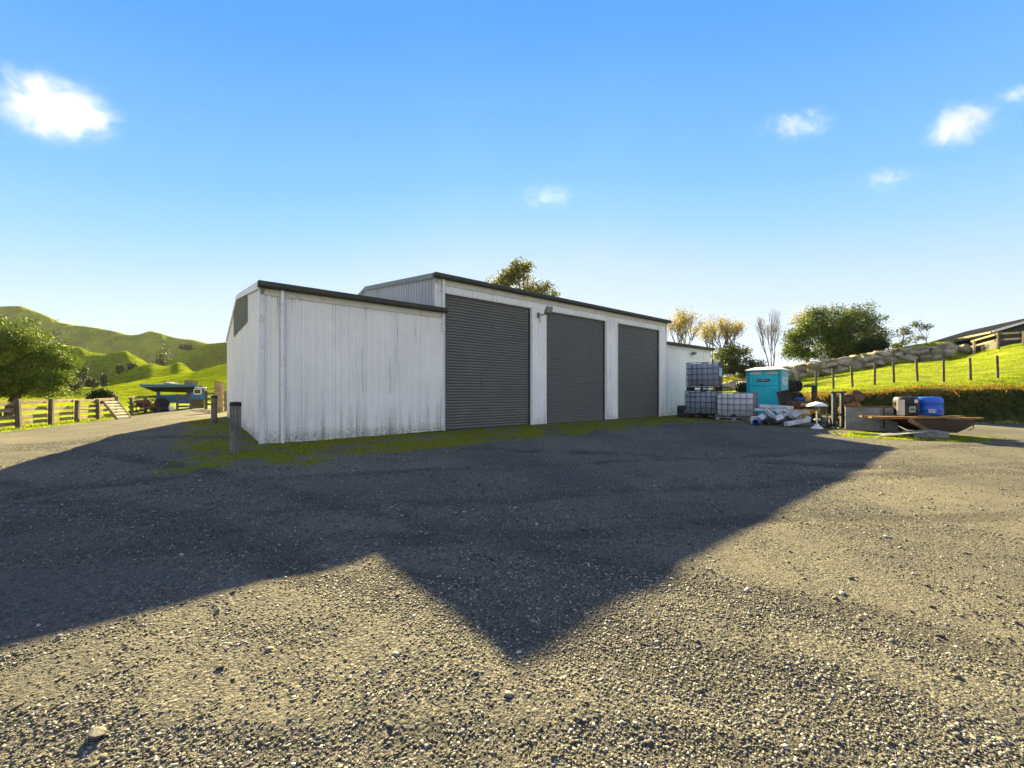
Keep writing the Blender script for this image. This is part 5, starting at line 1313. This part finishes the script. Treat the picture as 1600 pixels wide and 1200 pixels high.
# steel trough
M_GALV = plain('dull galvanised steel', (.21, .22, .22), .55, .25, .22, 2.2, stain=(.10, .105, .10))
p = on_ground(1359, 14.0); L, w_, h_ = 1.34, .72, .80
t = thing('steel_trough', 'dull grey rectangular steel trough standing behind the timber platform', 'trough', p, R(-36)); m = MB(); a_, b_ = L/2, w_/2; k_ = .03
m.box((-a_, -b_, 0), (a_, -b_ + k_, h_)); m.box((-a_, b_ - k_, 0), (a_, b_, h_)); m.box((-a_, -b_ + k_, 0), (-a_ + k_, b_ - k_, h_)); m.box((a_ - k_, -b_ + k_, 0), (a_, b_ - k_, h_)); m.box((-a_ + k_, -b_ + k_, .02), (a_ - k_, b_ - k_, .06)); m.build('tank', M_GALV, t)
m = MB(); 
for (x0, x1, y0, y1) in ((-a_ - .015, a_ + .015, -b_ - .015, -b_ + .04), (-a_ - .015, a_ + .015, b_ - .04, b_ + .015), (-a_ - .015, -a_ + .04, -b_ + .04, b_ - .04), (a_ - .04, a_ + .015, -b_ + .04, b_ - .04)): m.box((x0, y0, h_), (x1, y1, h_ + .028))
m.build('rim', M_RUSTB, t)
m = MB(); m.box((a_ * .45, -b_ - .014, .1), (a_ * .45 + .04, -b_, h_ - .02)); m.build('strap', M_DKMET, t)
m = MB(); m.tube([(a_ * .62, -b_ - .01, h_ - .14), (a_ * .64, -b_ - .03, h_ - .2), (a_ * .78, -b_ - .03, h_ - .2), (a_ * .8, -b_ - .01, h_ - .13)], .01, 6); m.build('handle', M_DKMET, t)

# timber platform on a brown hull shaped hopper
M_PLANK = wood('sunlit brown plank', (.14, .075, .028), (.40, .26, .11), .85, 'X', .8)
M_HULL = plain('brown plywood hull', (.095, .058, .036), .75, 0, .2, 1.6, .1, stain=(.06, .04, .03))
d_ = 13.1; pc = on_ground(1436, d_); S = d_ / F; ztop = CAMH + (HOR - 650.5) * S - pc.z
pf_ = thing('timber_platform', 'brown boat shaped hopper under long rough planks holding two drums', 'platform', pc, R(-4))
lx = lambda px: (px - 1436) * S
for i, (xa, xb, y, dz, yw) in enumerate([(1348, 1462, -.44, .012, .2), (1372, 1518, -.2, -.02, .21), (1352, 1500, .05, .02, .2), (1362, 1515, .3, .0, .2), (1380, 1490, .53, .02, .19)]):
    m = MB(); n_ = 12; vs = []; 
    for k in range(n_ + 1):
        x = lx(xa) + (lx(xb) - lx(xa)) * k / n_; q = rnd.uniform(-.02, .02); q2 = rnd.uniform(-.02, .02); e = .06 if k in (0, n_) else 0
        vs += [(x, y - yw/2 + q + e, ztop + dz - .05), (x, y + yw/2 - .012 + q2, ztop + dz - .05), (x, y + yw/2 - .012 + q2, ztop + dz), (x, y - yw/2 + q + e, ztop + dz + rnd.uniform(0, .006))]
    fs = [(3,2,1,0), tuple(4*n_ + j for j in range(4))] + [(4*k + j, 4*k + (j+1) % 4, 4*k + 4 + (j+1) % 4, 4*k + 4 + j) for k in range(n_) for j in range(4)]
    m.add(vs, fs); m.build('plank', M_PLANK, pf_)
zt = ztop - .062
m = MB(); hw_ = .52
m.add([(lx(1397), -hw_, zt), (lx(1492), -hw_, zt), (lx(1494), hw_, zt), (lx(1397), hw_, zt), (lx(1436), -.38, .10), (lx(1474), -.38, .08), (lx(1474), .38, .08), (lx(1436), .38, .10), (lx(1490), -hw_ + .02, zt * .62), (lx(1490), hw_ - .02, zt * .62)],
      [(0,3,2,1), (4,5,6,7), (0,1,8,5,4), (3,7,6,9,2), (0,4,7,3), (1,2,9,8), (8,9,6,5)]); m.build('hull', M_HULL, pf_)
for y in (-.58, .5):
    m = MB(); a_ = Vector((lx(1397), y, zt - .02)); b_ = Vector((lx(1436), y, .0)); dr = b_ - a_; Mr = Matrix.Translation(a_) @ dr.to_track_quat('X', 'Z').to_matrix().to_4x4(); m.box((0, -.03, -.06), (dr.length, .03, .06), Mr, .004); m.build('brace', M_PLANK, pf_)
m = MB(); m.tube([(lx(1497), -.3, zt), (lx(1500), -.32, zt * .7), (lx(1499), -.33, zt * .45), (lx(1494), -.3, zt * .3)], .012, 6); m.build('cable', M_BLACKP, pf_)
# drums standing on it
def drum(label, px, mat, r, h, y, mk, rz=0.):
    t = thing('drum', label, 'drum', Vector((pc.x + lx(px), pc.y + y, pc.z + ztop + .016)), rz); m = MB()
    m.lathe([(r * .86, 0), (r * .97, .025), (r, .07), (r, h * .30), (r * 1.02, h * .33), (r, h * .36), (r, h * .66), (r * 1.02, h * .69), (r, h * .72), (r, h - .13), (r * .93, h - .05), (r * .82, h - .012), (r * .78, h - .004), (r * .2, h)], 36); m.build('shell', mat, t, True)
    m = MB(); m.lathe([(.04, h - .005), (.04, h + .02), (.03, h + .024)], 12, Matrix.Translation((r * .5, 0, 0))); m.build('bung', M_BLACKP, t, True)
    mk(t, r, h); return t
def curved(t, r, a0, a1, z0, z1, name, mat, lift=.004, par=None):
    m = MB(); n_ = 8; vs = []
    for k in range(n_ + 1):
        a = R(a0 + (a1 - a0) * k / n_); 
        for q in (r + lift, r + lift + .002): vs += [(q * math.cos(a), q * math.sin(a), z0), (q * math.cos(a), q * math.sin(a), z1)]
    fs = []
    for k in range(n_):
        b = 4 * k; fs += [(b+2, b+6, b+7, b+3), (b, b+1, b+5, b+4), (b+1, b+3, b+7, b+5), (b, b+4, b+6, b+2)]
    fs += [(0, 2, 3, 1), (4*n_, 4*n_+1, 4*n_+3, 4*n_+2)]
    m.add(vs, fs); return m.build(name, mat, par or t)
def mk_black(t, r, h):
    l = curved(t, r, -122, -96, h * .20, h * .50, 'label', plain('grey green label', (.40, .46, .38), .6, 0, .06, 6.), .014)
    curved(t, r, -119, -99, h * .25, h * .45, 'label_print', plain('dark label print', (.10, .17, .11), .6, 0, .3, 20.), .017, l)
    curved(t, r, -100, -82, h * .68, h * .85, 'label', M_LABEL, .012)
    curved(t, r, -176, -140, h * .02, h * .84, 'side_sheet', plain('cream plastic sheet', (.62, .58, .48), .5, 0, .06, 3.), .016)
def mk_blue(t, r, h):
    for k, (a, b) in enumerate(((-130, -106), (-132, -110), (-131, -104), (-132, -112))):
        aa = a
        while aa < b:
            wv = rnd.uniform(2.2, 4.5); curved(t, r, aa, aa + wv, h * (.17 + .052 * k), h * (.205 + .052 * k), 'label_print', M_LABEL, .013); aa += wv + .9
drum('dark blue black drum with a cream side and pale labels on the platform', 1423.5, plain('blue black plastic', (.012, .013, .022), .4, 0, .12, 3.), .325, .625, .16, mk_black)
drum('bright blue plastic drum with white print on the right of the platform', 1459.5, plain('bright blue drum plastic', (.004, .085, .50), .36, 0, .08, 2.5, spec=.5), .38, .62, .22, mk_blue)
# grey sheet and concrete block lying in front
p = on_ground(1446, 12.35); t = MB(); t.box((-.50, -.22, 0), (.48, .2, .20), None, .02); ob = t.build('concrete_block', M_CONC); ob.location = p + Vector((0, 0, -.01)); ob.rotation_euler = (0, 0, R(-6)); tag(ob, 'grey concrete block on the ground in front of the timber platform', 'block')
a_ = on_ground(1361, 12.3) + Vector((0, 0, .012)); b_ = p + Vector((.2, -.05, .225)); dr = b_ - a_; t = MB(); t.box((0, -.2, -.008), (dr.length, .2, .008)); ob = t.build('metal_sheet', M_GALV); ob.matrix_world = Matrix.Translation(a_) @ dr.to_track_quat('X', 'Z').to_matrix().to_4x4(); tag(ob, 'flat grey metal sheet with one end propped on the concrete block', 'metal sheet')

# larger single stones lying on the gravel
BIG = [(152, 1150, .030, 'flat grey stone nearest the lower left corner of the yard'), (743, 1052, .016, 'small dark upright stone just below the tip of the roof shadow'), (622, 930, .018, 'dark round stone in the notch between the two roof shadows'), (912, 828, .030, 'pinkish flat stone in the middle of the roof shadow'), (1330, 905, .022, 'dark broken stone alone on the sunlit gravel at the right')]
M_DARKROCK = plain('dark blue grey stone', (.085, .085, .085), .8, 0, .35, 30., .4)
for i, (px, py, s, lab) in enumerate(BIG):
    p = G(px, py, 1.0); vs, fs = boulder(s * 1.5, s * .75, s, 300 + i); m = MB(); m.add(vs, fs); o = m.build('loose_rock', M_DARKROCK); o.location = p + Vector((0, 0, s * .45)); o.rotation_euler = (R(rnd.uniform(-15, 15)), R(rnd.uniform(-15, 15)), rnd.uniform(0, 6))
    tag(o, lab, 'stone', 'single stones lying on the gravel')

# ================================================================== CLOUDS: small real volumes high over the farm
def cloud(label, px, py, w, h, dist, dens, seed, thin=0.):
    """w, h in photo pixels; a soft lump of vapour at a real distance"""
    c = at(px, py, dist); S = dist / F
    t = NT('cloud vapour %d' % seed); t.t.nodes.remove(t.t.nodes['Material Output']); t.out = t.n('ShaderNodeOutputMaterial')
    v = t.coord(); q = t.n('ShaderNodeVectorMath', operation='LENGTH'); t.set(q.inputs[0], v)
    asp = w / h
    nz = t.noise(t.map(v, (asp * .5, asp * .5, .62), (seed * 3.1, seed * 1.7, 0)), 1.9, 10, .66, 1.1)
    nz2 = t.noise(t.map(v, (asp * .5, asp * .5, .62), (seed, seed * 2.7, 4)), 4.2, 7, .66)
    f = t.math('MULTIPLY', t.math('SUBTRACT', 1.0, q.outputs['Value']), .85)
    f = t.math('ADD', f, t.math('MULTIPLY', t.math('SUBTRACT', nz, .47), 2.3 + thin)); f = t.math('ADD', f, t.math('MULTIPLY', t.math('SUBTRACT', nz2, .5), 1.15))
    edge = t.range(q.outputs['Value'], 1.0, .45)
    den = t.math('MULTIPLY', t.math('MULTIPLY', t.range(f, .22 + thin * .12, 1.15), edge), dens)
    vs_ = t.n('ShaderNodeVolumePrincipled'); vs_.inputs['Color'].default_value = (.43, .44, .47, 1); vs_.inputs['Anisotropy'].default_value = .25; t.set(vs_.inputs['Density'], den)
    t.t.links.new(vs_.outputs[0], t.out.inputs['Volume'])
    m = MB(); n_, k_ = 20, 12
    prof = [(math.sin(math.pi * k / k_) + 1e-4, -math.cos(math.pi * k / k_)) for k in range(k_ + 1)]; m.lathe(prof, n_)
    o = m.build('cloud', t.m, None, True); o.location = c; o.scale = (w * S / 2, h * S * .62, h * S / 2); return tag(o, label, 'cloud')
cloud('large puffy white cloud high at the left of the sky', 88, 168, 236, 132, 1800., .0062, 5)
cloud('compact white cloud high at the right of the sky', 1502, 194, 142, 84, 1800., .0058, 8)
cloud('long thin wisp of cloud to the left of the compact white cloud', 1248, 194, 170, 60, 1900., .0030, 12, .9)
cloud('faint cloud scrap low at the right of the sky', 1386, 280, 126, 56, 1900., .0018, 17, .5)
cloud('thin flat cloud over the middle of the shed roof', 858, 305, 134, 52, 1900., .0020, 21, .5)
cloud('pale cloud cut by the right edge of the sky', 1592, 147, 96, 40, 1900., .005, 27, .2)

# thin air between here and the hills
HAZE = .00005
t = NT('haze air'); pv = t.n('ShaderNodeVolumePrincipled'); pv.inputs['Color'].default_value = (.86, .92, 1., 1); pv.inputs['Density'].default_value = HAZE; pv.inputs['Anisotropy'].default_value = .1
t.t.links.new(pv.outputs[0], t.out.inputs['Volume'])
m = MB(); m.box((-2300, -800, -9), (820, 830, 150)); o = m.build('haze', t.m); o['kind'] = 'stuff'
